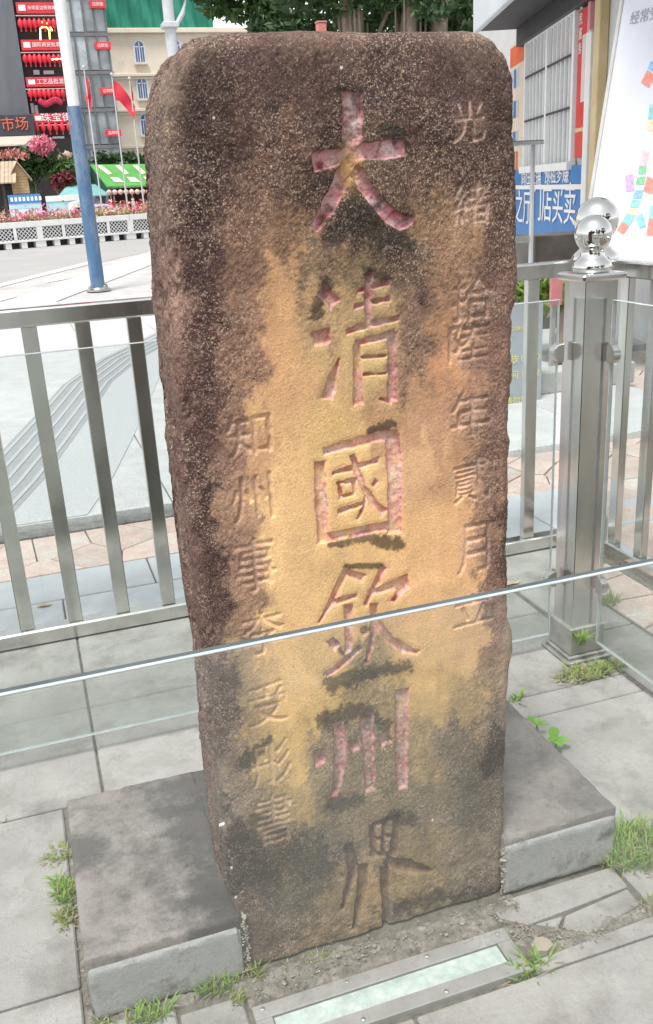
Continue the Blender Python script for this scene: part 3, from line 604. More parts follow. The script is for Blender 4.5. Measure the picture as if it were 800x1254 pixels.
# --- far pavement, road, markings
def sheet(name, pts, z, m, parent=None, kind='structure', t=.002):
    o = MB().add([(p[0], p[1], z) for p in pts], [tuple(range(len(pts)))]).build(name, m, parent)
    if parent is None: tag(o, kind=kind)
    return o
MB().box(-30, 40, 15.85, 60, -.06, ZG-.02).build('far_pavement', M_PAVE, None)['kind'] = 'structure'
rd = sheet('road', [(-40, 12), (-.2, 19.2), (1.9, 26.5), (4.6, 33), (40, 52), (60, 46), (60, 42.5), (-40, 38.2)][0:0] or [(-30, 9), (-1, 18.6), (2.0, 25.0), (5.5, 32.0), (12, 38.9), (-30, 36.9)], ZG-.014, M_ASPH)
def mark(px, m=M_MARK, z=ZG-.009):
    sheet('road_marking', [tuple(atz(a, b, ZG)[:2]) for a, b in px], z, m, rd)
mark([(-40, 361), (-40, 357), (112, 319), (112, 322)])
mark([(-30, 384), (-30, 380), (60, 352), (60, 355)]); mark([(-5, 366), (20, 360), (20, 363), (-5, 369)]); mark([(55, 343), (82, 339), (82, 341), (55, 346)]); mark([(60, 357), (78, 352), (78, 354), (60, 359)])
sheet('pale_crossing', [tuple(atz(a, b, ZG)[:2]) for a, b in ((-20, 379), (190, 305), (190, 322), (60, 372), (0, 392))], ZG-.008, M_GRAN)
# ================================================================== plinth of the stele
M_PTOP = mat('plinth_top_stone', (.20, .185, .172), (.28, .262, .246), scale=9, rough=.8, bump=.6, bscale=110, c3=(.078, .075, .073), c3scale=3.4, c3lo=.44, c3hi=.66, grain=.15, gscale=240, specks=(.075, .072, .07), spscale=80, spmask=9, c4=(.15, .14, .132), c4scale=11)
M_PSIDE = mat('plinth_side_stone', (.27, .28, .275), (.38, .385, .38), scale=9, rough=.8, bump=.4, bscale=140, c3=(.12, .12, .11), c3scale=9, c3lo=.52, c3hi=.66, grain=.15, gscale=220, specks=(.13, .13, .125), spscale=80, spmask=9, c4=(.22, .22, .21), c4scale=9)
PX0, PX1, PY0, PY1, PZ = -.082, 1.142, 1.485, 2.03, .15
pl = empty('stone_plinth', ((PX0+PX1)/2, PY0, 0), 0, 'low grey rectangular stone plinth under the carved stele', 'plinth')
ox, oy = (PX0+PX1)/2, PY0
def rough_box(x0, x1, y0, y1, z0, z1, step=.008, chip=.011, seed=0):
    """a sawn block with worn, chipped arrises: box skin as a grid, edge vertices knocked back by noise"""
    lo, hi = np.array([x0, y0, z0]), np.array([x1, y1, z1]); n = np.maximum(2, np.round((hi-lo)/step).astype(int)); ids = {}; vs = []; fs = []
    def vid(i, j, k):
        key = (i, j, k)
        if key not in ids: ids[key] = len(vs); vs.append(lo+(hi-lo)*np.array([i, j, k])/n)
        return ids[key]
    for ax in range(3):
        a, b = (ax+1) % 3, (ax+2) % 3
        for side in (0, n[ax]):
            for i in range(n[a]):
                for j in range(n[b]):
                    q = []
                    for di, dj in ((0, 0), (1, 0), (1, 1), (0, 1)):
                        c = [0, 0, 0]; c[ax] = int(side); c[a] = i+di; c[b] = j+dj; q.append(vid(*c))
                    fs.append(tuple(q if side else q[::-1]))
    V_ = np.array(vs); g_ = np.array(list(ids.keys())); on = np.where(g_ == 0, 1, np.where(g_ == n, -1, 0)); e = (np.abs(on).sum(1) >= 2)
    W_ = V_+np.array([ox, oy, 0])+seed; amt = .0018+chip*np.maximum(0, fbm(W_*26, 3)-.12)+.0022*np.abs(fbm(W_*120, 2))
    D_ = on*(amt*e)[:, None]; flat = on*(.0011*fbm(W_*30, 3)*(~e))[:, None]
    mb = MB(); mb.v = [tuple(p) for p in V_+D_+flat]; mb.f = fs; return mb
def pbox(name, x0, x1, y0, y1, z0, z1, m, b=.006): return rough_box(x0-ox, x1-ox, y0-oy, y1-oy, z0, z1, seed=len(name)+x0).build(name, m, pl, smooth=True)
XS0, XS1 = .243, .848                                     # the stele stands in a gap of the plinth
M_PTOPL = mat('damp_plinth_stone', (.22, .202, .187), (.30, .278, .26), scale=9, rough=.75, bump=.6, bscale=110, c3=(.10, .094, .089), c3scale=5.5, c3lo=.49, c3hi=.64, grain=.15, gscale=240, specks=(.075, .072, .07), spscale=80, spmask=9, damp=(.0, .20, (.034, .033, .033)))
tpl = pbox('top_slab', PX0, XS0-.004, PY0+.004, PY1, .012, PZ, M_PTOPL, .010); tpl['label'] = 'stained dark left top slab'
fcl = pbox('front_slab', PX0+.004, XS0-.012, PY0-.004, PY0+.012, 0, PZ-.026, M_PSIDE, .004)
tpr = pbox('top_slab', XS1-.004, PX1, PY0+.004, PY1, .012, PZ, M_PTOP, .010); tpr['label'] = 'grey right top slab'
fcr = pbox('front_slab', XS1-.004, PX1-.004, PY0-.004, PY0+.012, 0, PZ-.020, M_PSIDE, .004)
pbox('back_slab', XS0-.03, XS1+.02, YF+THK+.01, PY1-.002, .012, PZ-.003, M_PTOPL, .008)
# mortar lumps in the seams beside the stele
M_MORT = mat('mortar', (.30, .27, .22), (.48, .44, .38), scale=40, rough=.95, bump=.8, bscale=150, c3=(.12, .11, .09), c3scale=20)
def lumps(name, pts, n, rad, m, parent, seed, squash=.55, spread=.01):
    r_ = random.Random(seed); mb = MB()
    for _ in range(n):
        k = r_.random()*(len(pts)-1); i = int(k); f = k-i; p = np.array(pts[i])*(1-f)+np.array(pts[min(i+1, len(pts)-1)])*f
        c = p+np.array([r_.gauss(0, spread), r_.gauss(0, spread), 0]); s = rad*r_.uniform(.35, 1.0)*(2.2 if r_.random() < .05 else 1)
        q = [(1, 0, 0), (0, 1, 0), (-1, 0, 0), (0, -1, 0), (0, 0, squash), (0, 0, -squash), (.7, .7, .3), (-.7, .7, .25), (-.7, -.7, .3), (.7, -.7, .2)]
        a = r_.random()*6; vs = [(c[0]+s*(x*math.cos(a)-y*math.sin(a))*r_.uniform(.7, 1.2), c[1]+s*(x*math.sin(a)+y*math.cos(a))*r_.uniform(.7, 1.2), c[2]+s*z) for x, y, z in q]
        mb.add(vs, [(0, 6, 4), (6, 1, 4), (1, 7, 4), (7, 2, 4), (2, 8, 4), (8, 3, 4), (3, 9, 4), (9, 0, 4), (6, 0, 5), (1, 6, 5), (7, 1, 5), (2, 7, 5), (8, 2, 5), (3, 8, 5), (9, 3, 5), (0, 9, 5)])
    return mb.build(name, m, parent)
lumps('mortar', [(XS0-.004-ox, .004, .002), (XS0-.002-ox, .006, .14), (XS0-ox, .05, PZ), (XS0-ox, .2, PZ)], 300, .0032, M_MORT, pl, 3, .8, .004)
lumps('mortar', [(XS1-ox-.002, .004, .002), (XS1-ox-.004, .004, .13)], 140, .0032, M_MORT, pl, 4, .8, .004)

# gravel and grit in the broken joints
M_GRIT = mat('grit', (.085, .072, .056), (.42, .38, .32), scale=110, rough=.95, bump=.6, bscale=200)
M_DIRT = mat('packed_dirt', (.10, .088, .072), (.27, .25, .215), scale=38, rough=.95, bump=.9, bscale=130, c3=(.36, .345, .31), c3scale=16, c3lo=.52, c3hi=.68, specks=(.05, .045, .038), spscale=120, spmask=20)
def dirt(pts, width, h, seed, step=.0035):
    """an uneven strip of packed dirt along a joint"""
    P_ = np.array(pts, float); L_ = np.concatenate([[0], np.cumsum(np.linalg.norm(np.diff(P_, axis=0), axis=1))]); n = int(L_[-1]/step); m = max(5, int(width/step)); s_ = np.linspace(0, L_[-1], n)
    c = np.stack([np.interp(s_, L_, P_[:, i]) for i in (0, 1)], 1); t = np.gradient(c, axis=0); t /= np.linalg.norm(t, axis=1, keepdims=True); nn = np.stack([-t[:, 1], t[:, 0]], 1); v = np.linspace(-1, 1, m)
    wob = 1+.45*fbm(np.stack([s_*30, s_*0+seed, s_*0], 1), 3)
    XY = c[:, None]+nn[:, None]*(v[None, :, None]*width/2*wob[:, None, None]); q = np.concatenate([XY*1.0, np.full(XY.shape[:2]+(1,), seed*3.1)], -1)
    Z_ = -.012+(h+.012)*(1-np.abs(v)[None]**3)*(.75+.5*fbm(q*45, 3))+.0035*fbm(q*220, 3)+.004*np.maximum(0, fbm(q*110+4, 2)-.15)
    vs = np.concatenate([XY, Z_[..., None]], -1).reshape(-1, 3); i = np.arange(n*m).reshape(n, m); f = np.stack([i[:-1, :-1], i[1:, :-1], i[1:, 1:], i[:-1, 1:]], -1).reshape(-1, 4)
    o = MB().add(vs, f.tolist()).build('dirt', M_DIRT, None, smooth=True); return tag(o, kind='stuff')
dirt([(.22, 1.452), (.42, 1.45), (.62, 1.448), (.86, 1.452)], .085, .004, 1)
dirt([(.79, 1.385), (.85, 1.37), (.89, 1.335), (.95, 1.312), (1.12, 1.328), (1.35, 1.338)], .058, .003, 2)
dirt([(-.09, 1.2), (-.09, 1.6), (-.09, 2.03)], .020, -.002, 3); dirt([(-.08, 1.478), (.1, 1.476), (.24, 1.472)], .030, .002, 4); dirt([(1.69, 1.7), (1.69, 2.32)], .022, -.003, 5)
lumps('gravel', [(.24, 1.43, .003), (.42, 1.445, .005), (.6, 1.44, .005), (.84, 1.44, .004)], 230, .0034, M_GRIT, None, 7, .7, .018)['kind'] = 'stuff'
lumps('gravel', [(.80, 1.37, .002), (.84, 1.36, .004), (.89, 1.33, .003), (.95, 1.305, .002), (1.12, 1.325, .002), (1.3, 1.335, .002)], 300, .0034, M_GRIT, None, 8, .7, .013)['kind'] = 'stuff'
lumps('gravel', [(-.09, 1.3, -.004), (-.09, 1.65, -.003), (-.09, 1.95, -.003)], 120, .003, M_GRIT, None, 9, .7, .006)['kind'] = 'stuff'
cs = MB().prism([(.822, 1.330), (.840, 1.344), (.858, 1.341), (.868, 1.326), (.866, 1.312), (.846, 1.303), (.826, 1.311)], -.02, .007, .005).build('broken_stone', mat('tan_stone', (.30, .265, .21), (.42, .375, .31), scale=20, rough=.9, bump=.6, bscale=90))
tag(cs, 'tan broken stone chip beside the right end of the light box', 'stone')

# ================================================================== recessed light box in the pavement
M_STEEL = mat('stainless_steel', (.60, .595, .575), (.72, .715, .69), scale=14, rough=.17, metal=1.0, rvar=.09, stretch=(1, 1, .2), bump=.03, bscale=60)
M_STEELD = mat('weathered_steel', (.34, .34, .33), (.48, .48, .46), scale=18, rough=.42, metal=.75, rvar=.12, bump=.15, bscale=200)
lb = empty('ground_light', (.505, 1.33, 0), 0, 'long recessed ground light with frosted glass in front of the stele', 'light')
def lbox(name, x0, x1, y0, y1, z0, z1, m, b=.0015, parent=None): return MB().box(x0-.505, x1-.505, y0-1.33, y1-1.33, z0, z1, b).build(name, m, parent or lb)
M_FRAME = mat('dull_grey_frame', (.30, .30, .285), (.40, .40, .385), scale=14, rough=.55, metal=.25, rvar=.12, bump=.15, bscale=200, specks=(.14, .135, .125), spscale=90, spmask=9)
fr = empty('frame', (0, 0, 0)); fr.parent = lb
LX0, LX1, LY0, LY1 = .222, .790, 1.272, 1.392
lbox('frame_bar', LX0, LX1, LY1-.034, LY1, -.02, .008, M_FRAME, parent=fr); lbox('frame_bar', LX0, LX1, LY0, LY0+.034, -.02, .008, M_FRAME, parent=fr)
lbox('frame_bar', LX0, LX0+.034, LY0+.035, LY1-.035, -.02, .008, M_FRAME, parent=fr); lbox('frame_bar', LX1-.034, LX1, LY0+.035, LY1-.035, -.02, .008, M_FRAME, parent=fr)
M_FROST = mat('frosted_glass', (.36, .44, .41), (.58, .65, .615), scale=24, rough=.2, bump=.12, bscale=60, detail=3, specks=(.30, .34, .31), spscale=70, spmask=12)
lbox('glass_lens', LX0+.036, LX1-.036, LY0+.036, LY1-.036, -.02, .0035, M_FROST, .001)
for k in range(7): lbox('led_lamp', LX0+.075+k*.066, LX0+.09+k*.066, LY0+.052, LY0+.067, .003, .0042, mat('lens_spot', (.42, .55, .52), (.50, .62, .58), rough=.2) if k == 0 else MATS['lens_spot'], .0004)
for x in (LX0+.02, LX0+.2, LX0+.38, LX1-.02):
    for y in (LY0+.012, LY1-.012):
        MB().lathe([(.0045, .007), (.0045, .0095), (.003, .0105)], (x-.505, y-1.33, 0), 10).build('screw', M_STEELD, lb)

# ================================================================== glass enclosure
M_GLASS = glass_mat('clear_green_glass', (.935, .962, .950), .05, 0, .02)
M_GLASF = glass_mat('clear_glass', (.985, .99, .987), .045, 0, .048)  # pale diffuse share stands in for this pane's milky reflection
M_EDGE = mat('polished_glass_edge', (.40, .44, .45), (.52, .56, .57), scale=30, rough=.12, spec=.8)
M_EDGED = mat('glass_edge_reflection', (.07, .085, .09), (.11, .13, .135), scale=20, rough=.5, spec=.2)  # dark reflection of the far edge, painted as a flat strip
GT = 1.195
def pane(x0, x1, y0, y1, z0, z1, label, gm=None):
    root = empty('glass_panel', ((x0+x1)/2, (y0+y1)/2, z0), 0, label, 'glass panel', 'clear glass panels round the stele')
    X, Y = (x0+x1)/2, (y0+y1)/2
    MB().box(x0-X, x1-X, y0-Y, y1-Y, 0.0025, z1-z0-.0025, .001).build('glass_sheet', gm or M_GLASS, root)
    if gm: MB().box(x0-X, x1-X, y0-Y, y0-Y+.0036, z1-z0-.0022, z1-z0, .0008).build('top_edge', M_EDGE, root); MB().box(x0-X, x1-X, y0-Y+.0038, y1-Y+.0, z1-z0-.0022, z1-z0-.0003, .0006).build('edge_reflection_strip', M_EDGED, root)
    else: MB().box(x0-X, x1-X, y0-Y, y1-Y, z1-z0-.0022, z1-z0, .0008).build('top_edge', M_EDGE, root)
    MB().box(x0-X, x1-X, y0-Y, y1-Y, 0, .0022, .0008).build('bottom_edge', M_EDGE, root)
    if x1-x0 > y1-y0:
        for a in (x0-.0025, x1+.0003): MB().box(a-X, a+.0022-X, y0-Y, y1-Y, 0, z1-z0, .0006).build('side_edge', M_EDGE, root)
    else:
        for a in (y0-.0025, y1+.0003): MB().box(x0-X, x1-X, a-Y, a+.0022-Y, 0, z1-z0, .0006).build('side_edge', M_EDGE, root)
    return root
pane(-2.4, 1.60, .670, .680, .07, GT, 'near clear glass panel crossing in front of the stele', M_GLASF)
pane(-2.4, 1.545, 2.438, 2.450, .065, GT, 'clear glass panel behind the stele, left of the ball topped post')
pane(1.655, 1.667, .76, 2.325, .065, GT, 'clear glass panel running forward from the ball topped post on the right')

# ---- steel posts with ball finials
def finial(mb_r, z, c, n=32):
    r = mb_r; prof = [(r*.96, z), (r*1.06, z+r*.12), (r*1.08, z+r*.30), (r*1.0, z+r*.52), (r*.80, z+r*.70), (r*.66, z+r*.86), (r*.64, z+r*1.2)]
    cz = z+r*2.0
    for k in range(15):
        a = -math.pi/2+.72+(math.pi-.72)*k/14; prof.append((max(.0005, r*math.cos(a)), cz+r*math.sin(a)))
    return MB().lathe(prof, c, n)
def post(loc, w, h, r, capw, label, base=True):
    root = empty('railing_post', loc, 0, label, 'post')
    a = w/2; MB().box(-a, a, -a, a, .004, h, .002).build('post_body', M_STEEL, root)
    c = capw/2; MB().box(-c, c, -c, c, h+.0005, h+.022, .006).build('cap_plate', M_STEEL, root)
    finial(r, h+.0225, (0, 0, 0)).build('ball_finial', M_BALL, root, smooth=True)
    if base:
        q = a+.010; MB().box(-q, q, -q, q, .026, .125, .004).build('base_sleeve', M_STEELD, root)
        q = a+.030; bp = MB().box(-q, q, -q, q, .0, .013, .004).box(-q+.012, q-.012, -q+.012, q-.012, .0135, .0255, .004).build('base_plate', M_STEELD, root)
    return root
M_BALL = mat('polished_steel_ball', (.62, .62, .60), (.68, .68, .66), scale=5, rough=.07, metal=1.0, rvar=.04)
p1 = post((1.632, 2.405, 0), .112, 1.25, .054, .15, 'square steel post with polished ball top holding the glass panels')
def clampD(z, loc, rot, parent):
    o = MB(); n = 12; pts = [(.028*math.cos(math.pi/2+math.pi*k/n)-.0, .028*math.sin(math.pi/2+math.pi*k/n)) for k in range(n+1)]+[(.010, -.028), (.010, .028)]
    o.prism(pts, -.013, .013, .003); b = o.build('glass_clamp', M_STEEL, parent); b.location = loc; b.rotation_euler = rot; return b
for z in (1.035, .275):
    clampD(z, (-.080, .035, z), (R(90), 0, 0), p1)
    clampD(z, (.03, -.080, z), (R(90), 0, R(90)), p1)
p2 = post((2.235, 3.275, 0), .13, 1.175, .087, .165, 'second steel post with larger ball top right behind the first', True)

# ---- stainless railings
def rail_run(name, axis, fixed, a0, a1, bars, label, ht=1.225, cross=.03):
    root = empty(name, ((a0+a1)/2 if axis == 'x' else fixed, fixed if axis == 'x' else (a0+a1)/2, 0), 0, label, 'railing', 'stainless railings outside the glass')
    c = (a0+a1)/2
    def bx(nm, u0, u1, v0, v1, z0, z1, m, b):
        if axis == 'x': return MB().box(u0-c, u1-c, v0, v1, z0, z1, b).build(nm, m, root)
        return MB().box(v0, v1, u0-c, u1-c, z0, z1, b).build(nm, m, root)
    bx('top_rail', a0, a1, -.032, .032, ht-.06, ht, M_STEEL, .006); bx('bottom_rail', a0, a1, -.032, .032, .002, .062, M_STEEL, .006)
    for k, u in enumerate(bars): bx('bar', u-.026, u+.026, -.017, .017, .0625, ht-.0605, M_STEEL, .003)
    return root
rail_run('steel_railing', 'x', 3.275, -2.5, 2.168, [.017+.1755*k for k in range(-14, 12)], 'stainless steel bar railing behind the stele')
rail_run('steel_railing', 'y', 2.245, .9, 3.198, [3.06-.1755*k for k in range(0, 12)], 'stainless steel bar railing running forward on the far right')
# ================================================================== background, left: road side, stalls, market, cream house
M_WHITE = mat('white_paint', (.66, .66, .65), (.76, .76, .75), scale=4, rough=.5)
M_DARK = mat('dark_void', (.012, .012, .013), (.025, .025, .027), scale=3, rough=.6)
M_RED = mat('red_sign_face', (.55, .02, .035), (.66, .03, .05), scale=2, rough=.45)
M_LANT = mat('lantern_red', (.56, .012, .03), (.70, .03, .055), scale=8, rough=.5, vary=.15)
M_LETW = mat('white_lettering', (.78, .76, .76), (.86, .84, .84), rough=.5)
M_LEAF = mat('leaf_green', (.035, .085, .02), (.09, .17, .04), scale=2.0, rough=.55, vary=.1, trans=.25)
M_LEAFD = mat('leaf_dark', (.02, .05, .016), (.055, .115, .03), scale=.9, rough=.5, vary=.1, trans=.2)
M_BARK = mat('bark', (.14, .105, .08), (.27, .22, .175), scale=8, rough=.9, bump=.7, bscale=40, stretch=(1, 1, .25))
M_PINKF = mat('pink_petals', (.62, .12, .22), (.80, .34, .42), scale=3, rough=.6, trans=.2)
M_PALEF = mat('pale_petals', (.66, .50, .40), (.80, .66, .58), scale=3, rough=.6, trans=.2)
M_STEM = mat('dry_leaf', (.22, .24, .07), (.42, .36, .14), scale=3, rough=.7)

def leafcloud(n, gen, size, seed, jitter=.5, fold=.25):
    """n small leaf faces (folded quads) at points from gen(rng)"""
    r_ = np.random.default_rng(seed); mb = MB()
    for _ in range(n):
        p = gen(r_); d = r_.normal(size=3); d /= np.linalg.norm(d); t = np.cross(d, r_.normal(size=3)); t /= np.linalg.norm(t)+1e-9; b = np.cross(d, t); s = size*r_.uniform(1-jitter, 1+jitter)
        mb.add([p-t*s, p+b*s*.42+d*s*fold*.3, p+t*s, p-b*s*.42+d*s*fold*.3], [(0, 1, 2), (0, 2, 3)])
    return mb

# ---- tall light pole, blue below and white above
b0 = atz(121, 356, ZG); pole = empty('light_pole', tuple(b0), 0, 'tall lamp pole painted blue at the bottom and white above', 'pole')
M_BLUEP = mat('worn_blue_paint', (.045, .105, .215), (.075, .16, .29), scale=3, rough=.5, c3=(.27, .32, .36), c3scale=3.6, c3lo=.47, c3hi=.75, stretch=(1, 1, .3))
MB().tube([(0, 0, .04), (0, 0, 1.3), (0, 0, 3.02)], [.124, .120, .116], 20).build('blue_shaft', M_BLUEP, pole, smooth=True)
MB().tube([(0, 0, 3.022), (0, 0, 5.0), (0, 0, 9.5)], [.096, .094, .080], 20).build('white_shaft', M_WHITE, pole, smooth=True)
MB().lathe([(.22, 0), (.22, .03), (.15, .035), (.135, .06)], (0, 0, 0), 12).build('base_flange', M_STEELD, pole)
for k in range(4): MB().lathe([(.03, .03), (.03, .09), (.015, .10)], (.18*math.cos(k*1.57+.6), .18*math.sin(k*1.57+.6), 0), 8).build('anchor_bolt', M_STEELD, pole)
# ---- grey lamp post with bracket nearer the stele
b0 = at(211, 60, 25.0); gp = empty('grey_lamp_post', (b0[0], b0[1], ZG), 0, 'slim grey lamp post with a side bracket above the stele corner', 'pole')
M_GREYP = mat('grey_galvanised', (.42, .44, .46), (.52, .54, .56), scale=4, rough=.45)
MB().tube([(0, 0, 0), (0, 0, 9)], [.15, .13], 14).build('shaft', M_GREYP, gp, smooth=True)
MB().tube([(.05, 0, 5.35), (.35, 0, 5.75), (.55, 0, 6.35), (.6, 0, 7.4)], [.06, .06, .05, .05], 8).build('bracket', M_GREYP, gp, smooth=True)
MB().box(-.2, .2, -.2, .2, 5.42, 5.55, .02).build('collar', M_GREYP, gp)

# ---- white planters along the road
def planter_mesh():
    root = empty('planter_box')
    W_, D_, H0, H1 = .94, .32, .22, .95
    t = .05
    MB().box(-W_, W_, -D_, D_, H0, .30, .01).build('bottom_rail', M_WHITE, root); MB().box(-W_, W_, -D_, D_, .74, H1, .01).build('rim', M_WHITE, root)
    for x in (-W_+.05, 0, W_-.05): MB().box(x-.06, x+.06, -D_, -D_+.04, .3005, .7395, 0).build('stile', M_WHITE, root)
    MB().box(-W_+.01, W_-.01, -D_+.06, D_-.01, .3005, .7395, 0).build('liner', mat('liner_grey', (.03, .033, .05), (.06, .065, .085), rough=.8) if 'liner_grey' not in MATS else MATS['liner_grey'], root)
    for cx in (-.475, .475):
        mb = MB()
        for k in range(-4, 9):
            for s in (1, -1):
                x0, x1 = cx-.385, cx+.385; u = cx-.385+k*.15; a, b = (u, u+s*.44)
                for (A, B) in (((a, .30), (b, .74)),):
                    pts = [np.array(A), np.array(B)]
                    def cl_(p, q):
                        if p[0] == q[0]: return None
                        lo, hi = 0, 1
                        for lim, sgn in ((x0, 1), (x1, -1)):
                            dp, dq = sgn*(p[0]-lim), sgn*(q[0]-lim)
                            if dp < 0 and dq < 0: return None
                            if dp < 0: lo = max(lo, dp/(dp-dq))
                            if dq < 0: hi = min(hi, dp/(dp-dq))
                        return (p+(q-p)*lo, p+(q-p)*hi) if hi > lo else None
                    sg = cl_(*pts)
                    if sg is None: continue
                    (ax, az), (bx_, bz) = sg; w = .016; y = -D_+.02+(.006 if s > 0 else -.006)
                    mb.add([(ax-w, y, az), (ax+w, y, az), (bx_+w, y, bz), (bx_-w, y, bz), (ax-w, y+.012, az), (ax+w, y+.012, az), (bx_+w, y+.012, bz), (bx_-w, y+.012, bz)], [(0, 1, 2, 3), (7, 6, 5, 4), (0, 4, 5, 1), (1, 5, 6, 2), (2, 6, 7, 3), (3, 7, 4, 0)])
        mb.build('lattice', M_WHITE, root)
    for x in (-.85, -.3, .3, .85): MB().box(x-.11, x+.11, -D_+.03, D_-.03, 0, .2195, .01).build('foot', M_WHITE, root)
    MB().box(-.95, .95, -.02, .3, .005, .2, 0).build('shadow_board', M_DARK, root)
    return root
pa, pb = np.array(atz(24, 304, ZG)), np.array(atz(185, 290.5, ZG)); u_ = (pb-pa)/np.linalg.norm(pb-pa); rzp = math.atan2(u_[1], u_[0])
plab = ['white lattice planter cut off by the left edge of the photo', 'white lattice planter just left of the blue pole', 'white lattice planter just right of the blue pole', 'white lattice planter meeting the stele edge']
flab = ['pink and straw flowers in the leftmost white planter', 'pink bedding flowers in the planter left of the blue pole', 'straw coloured flowers in the planter right of the blue pole', 'bright pink flowers in the planter at the stele edge']
proto = None
for k, px in enumerate((18, 77, 131, 184)):
    # point on the planter line seen at this pixel column
    best = min((abs((lambda v: PW/2+FPX*(v @ _r)/(v @ _f))(pa+u_*s-CAM)-px), s) for s in np.arange(-4, 12, .02)); c = pa+u_*best[1]
    loc = (c[0], c[1], ZG-.01)
    if proto is None: proto = planter_mesh(); o = proto
    else: o = dup(proto)
    o.location = loc; o.rotation_euler = (0, 0, rzp); tag(o, plab[k], 'planter', 'white planters along the road')
    def gen(r_, k=k): return np.array([r_.uniform(-.98, .98), r_.uniform(-.28, .28), .90+abs(r_.normal(0, .16))])
    fl = empty('flowering_plants', loc, rzp, flab[k], 'flowers', 'flowers in the white planters')
    leafcloud(380, gen, .075, 20+k).build('foliage', M_STEM, fl)
    leafcloud(330, lambda r_: np.array([r_.uniform(-.98, .98), r_.uniform(-.3, .28), 1.0+abs(r_.normal(0, .17))]), .07, 40+k).build('blossom', M_PINKF if k != 2 else M_PALEF, fl)
    leafcloud(110, lambda r_: np.array([r_.uniform(-.98, .98), r_.uniform(-.3, .28), .95+abs(r_.normal(0, .15))]), .06, 60+k).build('pale_blossom', M_PALEF if k != 2 else M_PINKF, fl)

# ---- flagpoles with red flags
M_FLAG = mat('red_flag_cloth', (.66, .03, .06), (.78, .06, .09), scale=3, rough=.7, trans=.25)
M_CHR = mat('pale_pole', (.46, .46, .45), (.56, .56, .55), rough=.4)
flags = [((115, 84), (126, 262), [(114, 92), (118, 100), (121, 118), (121, 134), (117, 136), (114, 120)], 'leftmost flagpole with a limp red flag'), ((142.5, 93), (157, 258), [(143.5, 98), (152, 103), (163, 117), (171, 130), (169.5, 146), (161, 134), (152, 124), (145, 122)], 'flagpole with a red flag flying to the right'), ((166, 98), (177, 256), [(166, 100), (169, 112), (170, 124), (167, 120)], 'flagpole by the stele edge with a mostly hidden red flag')]
for (t, b, poly, lab) in flags:
    Yp = 43.5; T_, B_ = at(*t, Yp), at(*b, Yp); fo = empty('flagpole', (B_[0], Yp, ZG), 0, lab, 'flagpole', 'flagpoles behind the planters')
    MB().tube([(0, 0, 0), (0, 0, T_[2]-ZG)], [.040, .026], 10).build('pole', M_CHR, fo, smooth=True)
    MB().lathe([(.01, 0), (.07, .05), (.07, .09), (.01, .14)], (0, 0, T_[2]-ZG), 10).build('knob', M_CHR, fo)
    # the flag: rippled cloth grid between an upper and a lower outline
    P_ = [at(x, y, Yp)-np.array([B_[0], Yp, ZG]) for x, y in poly]; h = len(P_)//2; up = P_[:h]; lo = P_[h:][::-1]; n = 12; vs = []
    dx0 = up[0][0]
    for i in range(n+1):
        f = i/n; g_ = lambda c: np.array([np.interp(f, np.linspace(0, 1, len(c)), [q[j] for q in c]) for j in range(3)]); A, B = g_(up), g_(lo)
        for j in range(6):
            p = A+(B-A)*j/5; p[0] -= dx0*.9; p[1] += .09*math.sin(f*9+j*.5)*f; vs.append(p)
    fs = [(i*6+j, i*6+j+1, (i+1)*6+j+1, (i+1)*6+j) for i in range(n) for j in range(5)]
    MB().add(vs, fs).build('flag', M_FLAG, fo, smooth=True)

# ---- stalls, kiosk and boards behind the planters
ORD = ['first', 'second', 'third', 'fourth', 'fifth', 'sixth', 'seventh', 'eighth', 'ninth']
def frontY(Y): return lambda px, py: at(px, py, Y)
Ys = 46.0; A = frontY(Ys)
gr = empty('market_stall', (A(150, 250)[0], Ys, ZG), 0, 'market stall with a sloping green printed roof and lanterns', 'stall'); o0 = np.array([A(150, 250)[0], Ys, ZG])
M_GREEN = mat('green_tarpaulin', (.06, .26, .045), (.09, .34, .07), scale=2, rough=.5)
rt0, rt1, rb0, rb1 = A(114, 200)-o0, A(200, 199)-o0, A(131, 228)-o0, A(205, 226)-o0
dz = 1.4
rt0[1] += dz; rt1[1] += dz; rt0[0] *= 1.0
MB().add([rb0, rb1, rt1, rt0, rb0+(0, 0, -.06), rb1+(0, 0, -.06), rt1+(0, 0, -.06), rt0+(0, 0, -.06)], [(0, 1, 2, 3), (7, 6, 5, 4), (0, 4, 5, 1), (3, 2, 6, 7), (0, 3, 7, 4), (1, 5, 6, 2)]).build('roof', M_GREEN, gr)
MB().add([rb0+(0, 0, -.065), rt0+(-.02, 0, -.065), rt0+(-.02, 2.0, -1.2), rb0+(-.01, 2, -.9)], [(0, 1, 2, 3)]).build('gable_cloth', mat('dark_green_cloth', (.012, .06, .03), (.02, .09, .045), rough=.7), gr)
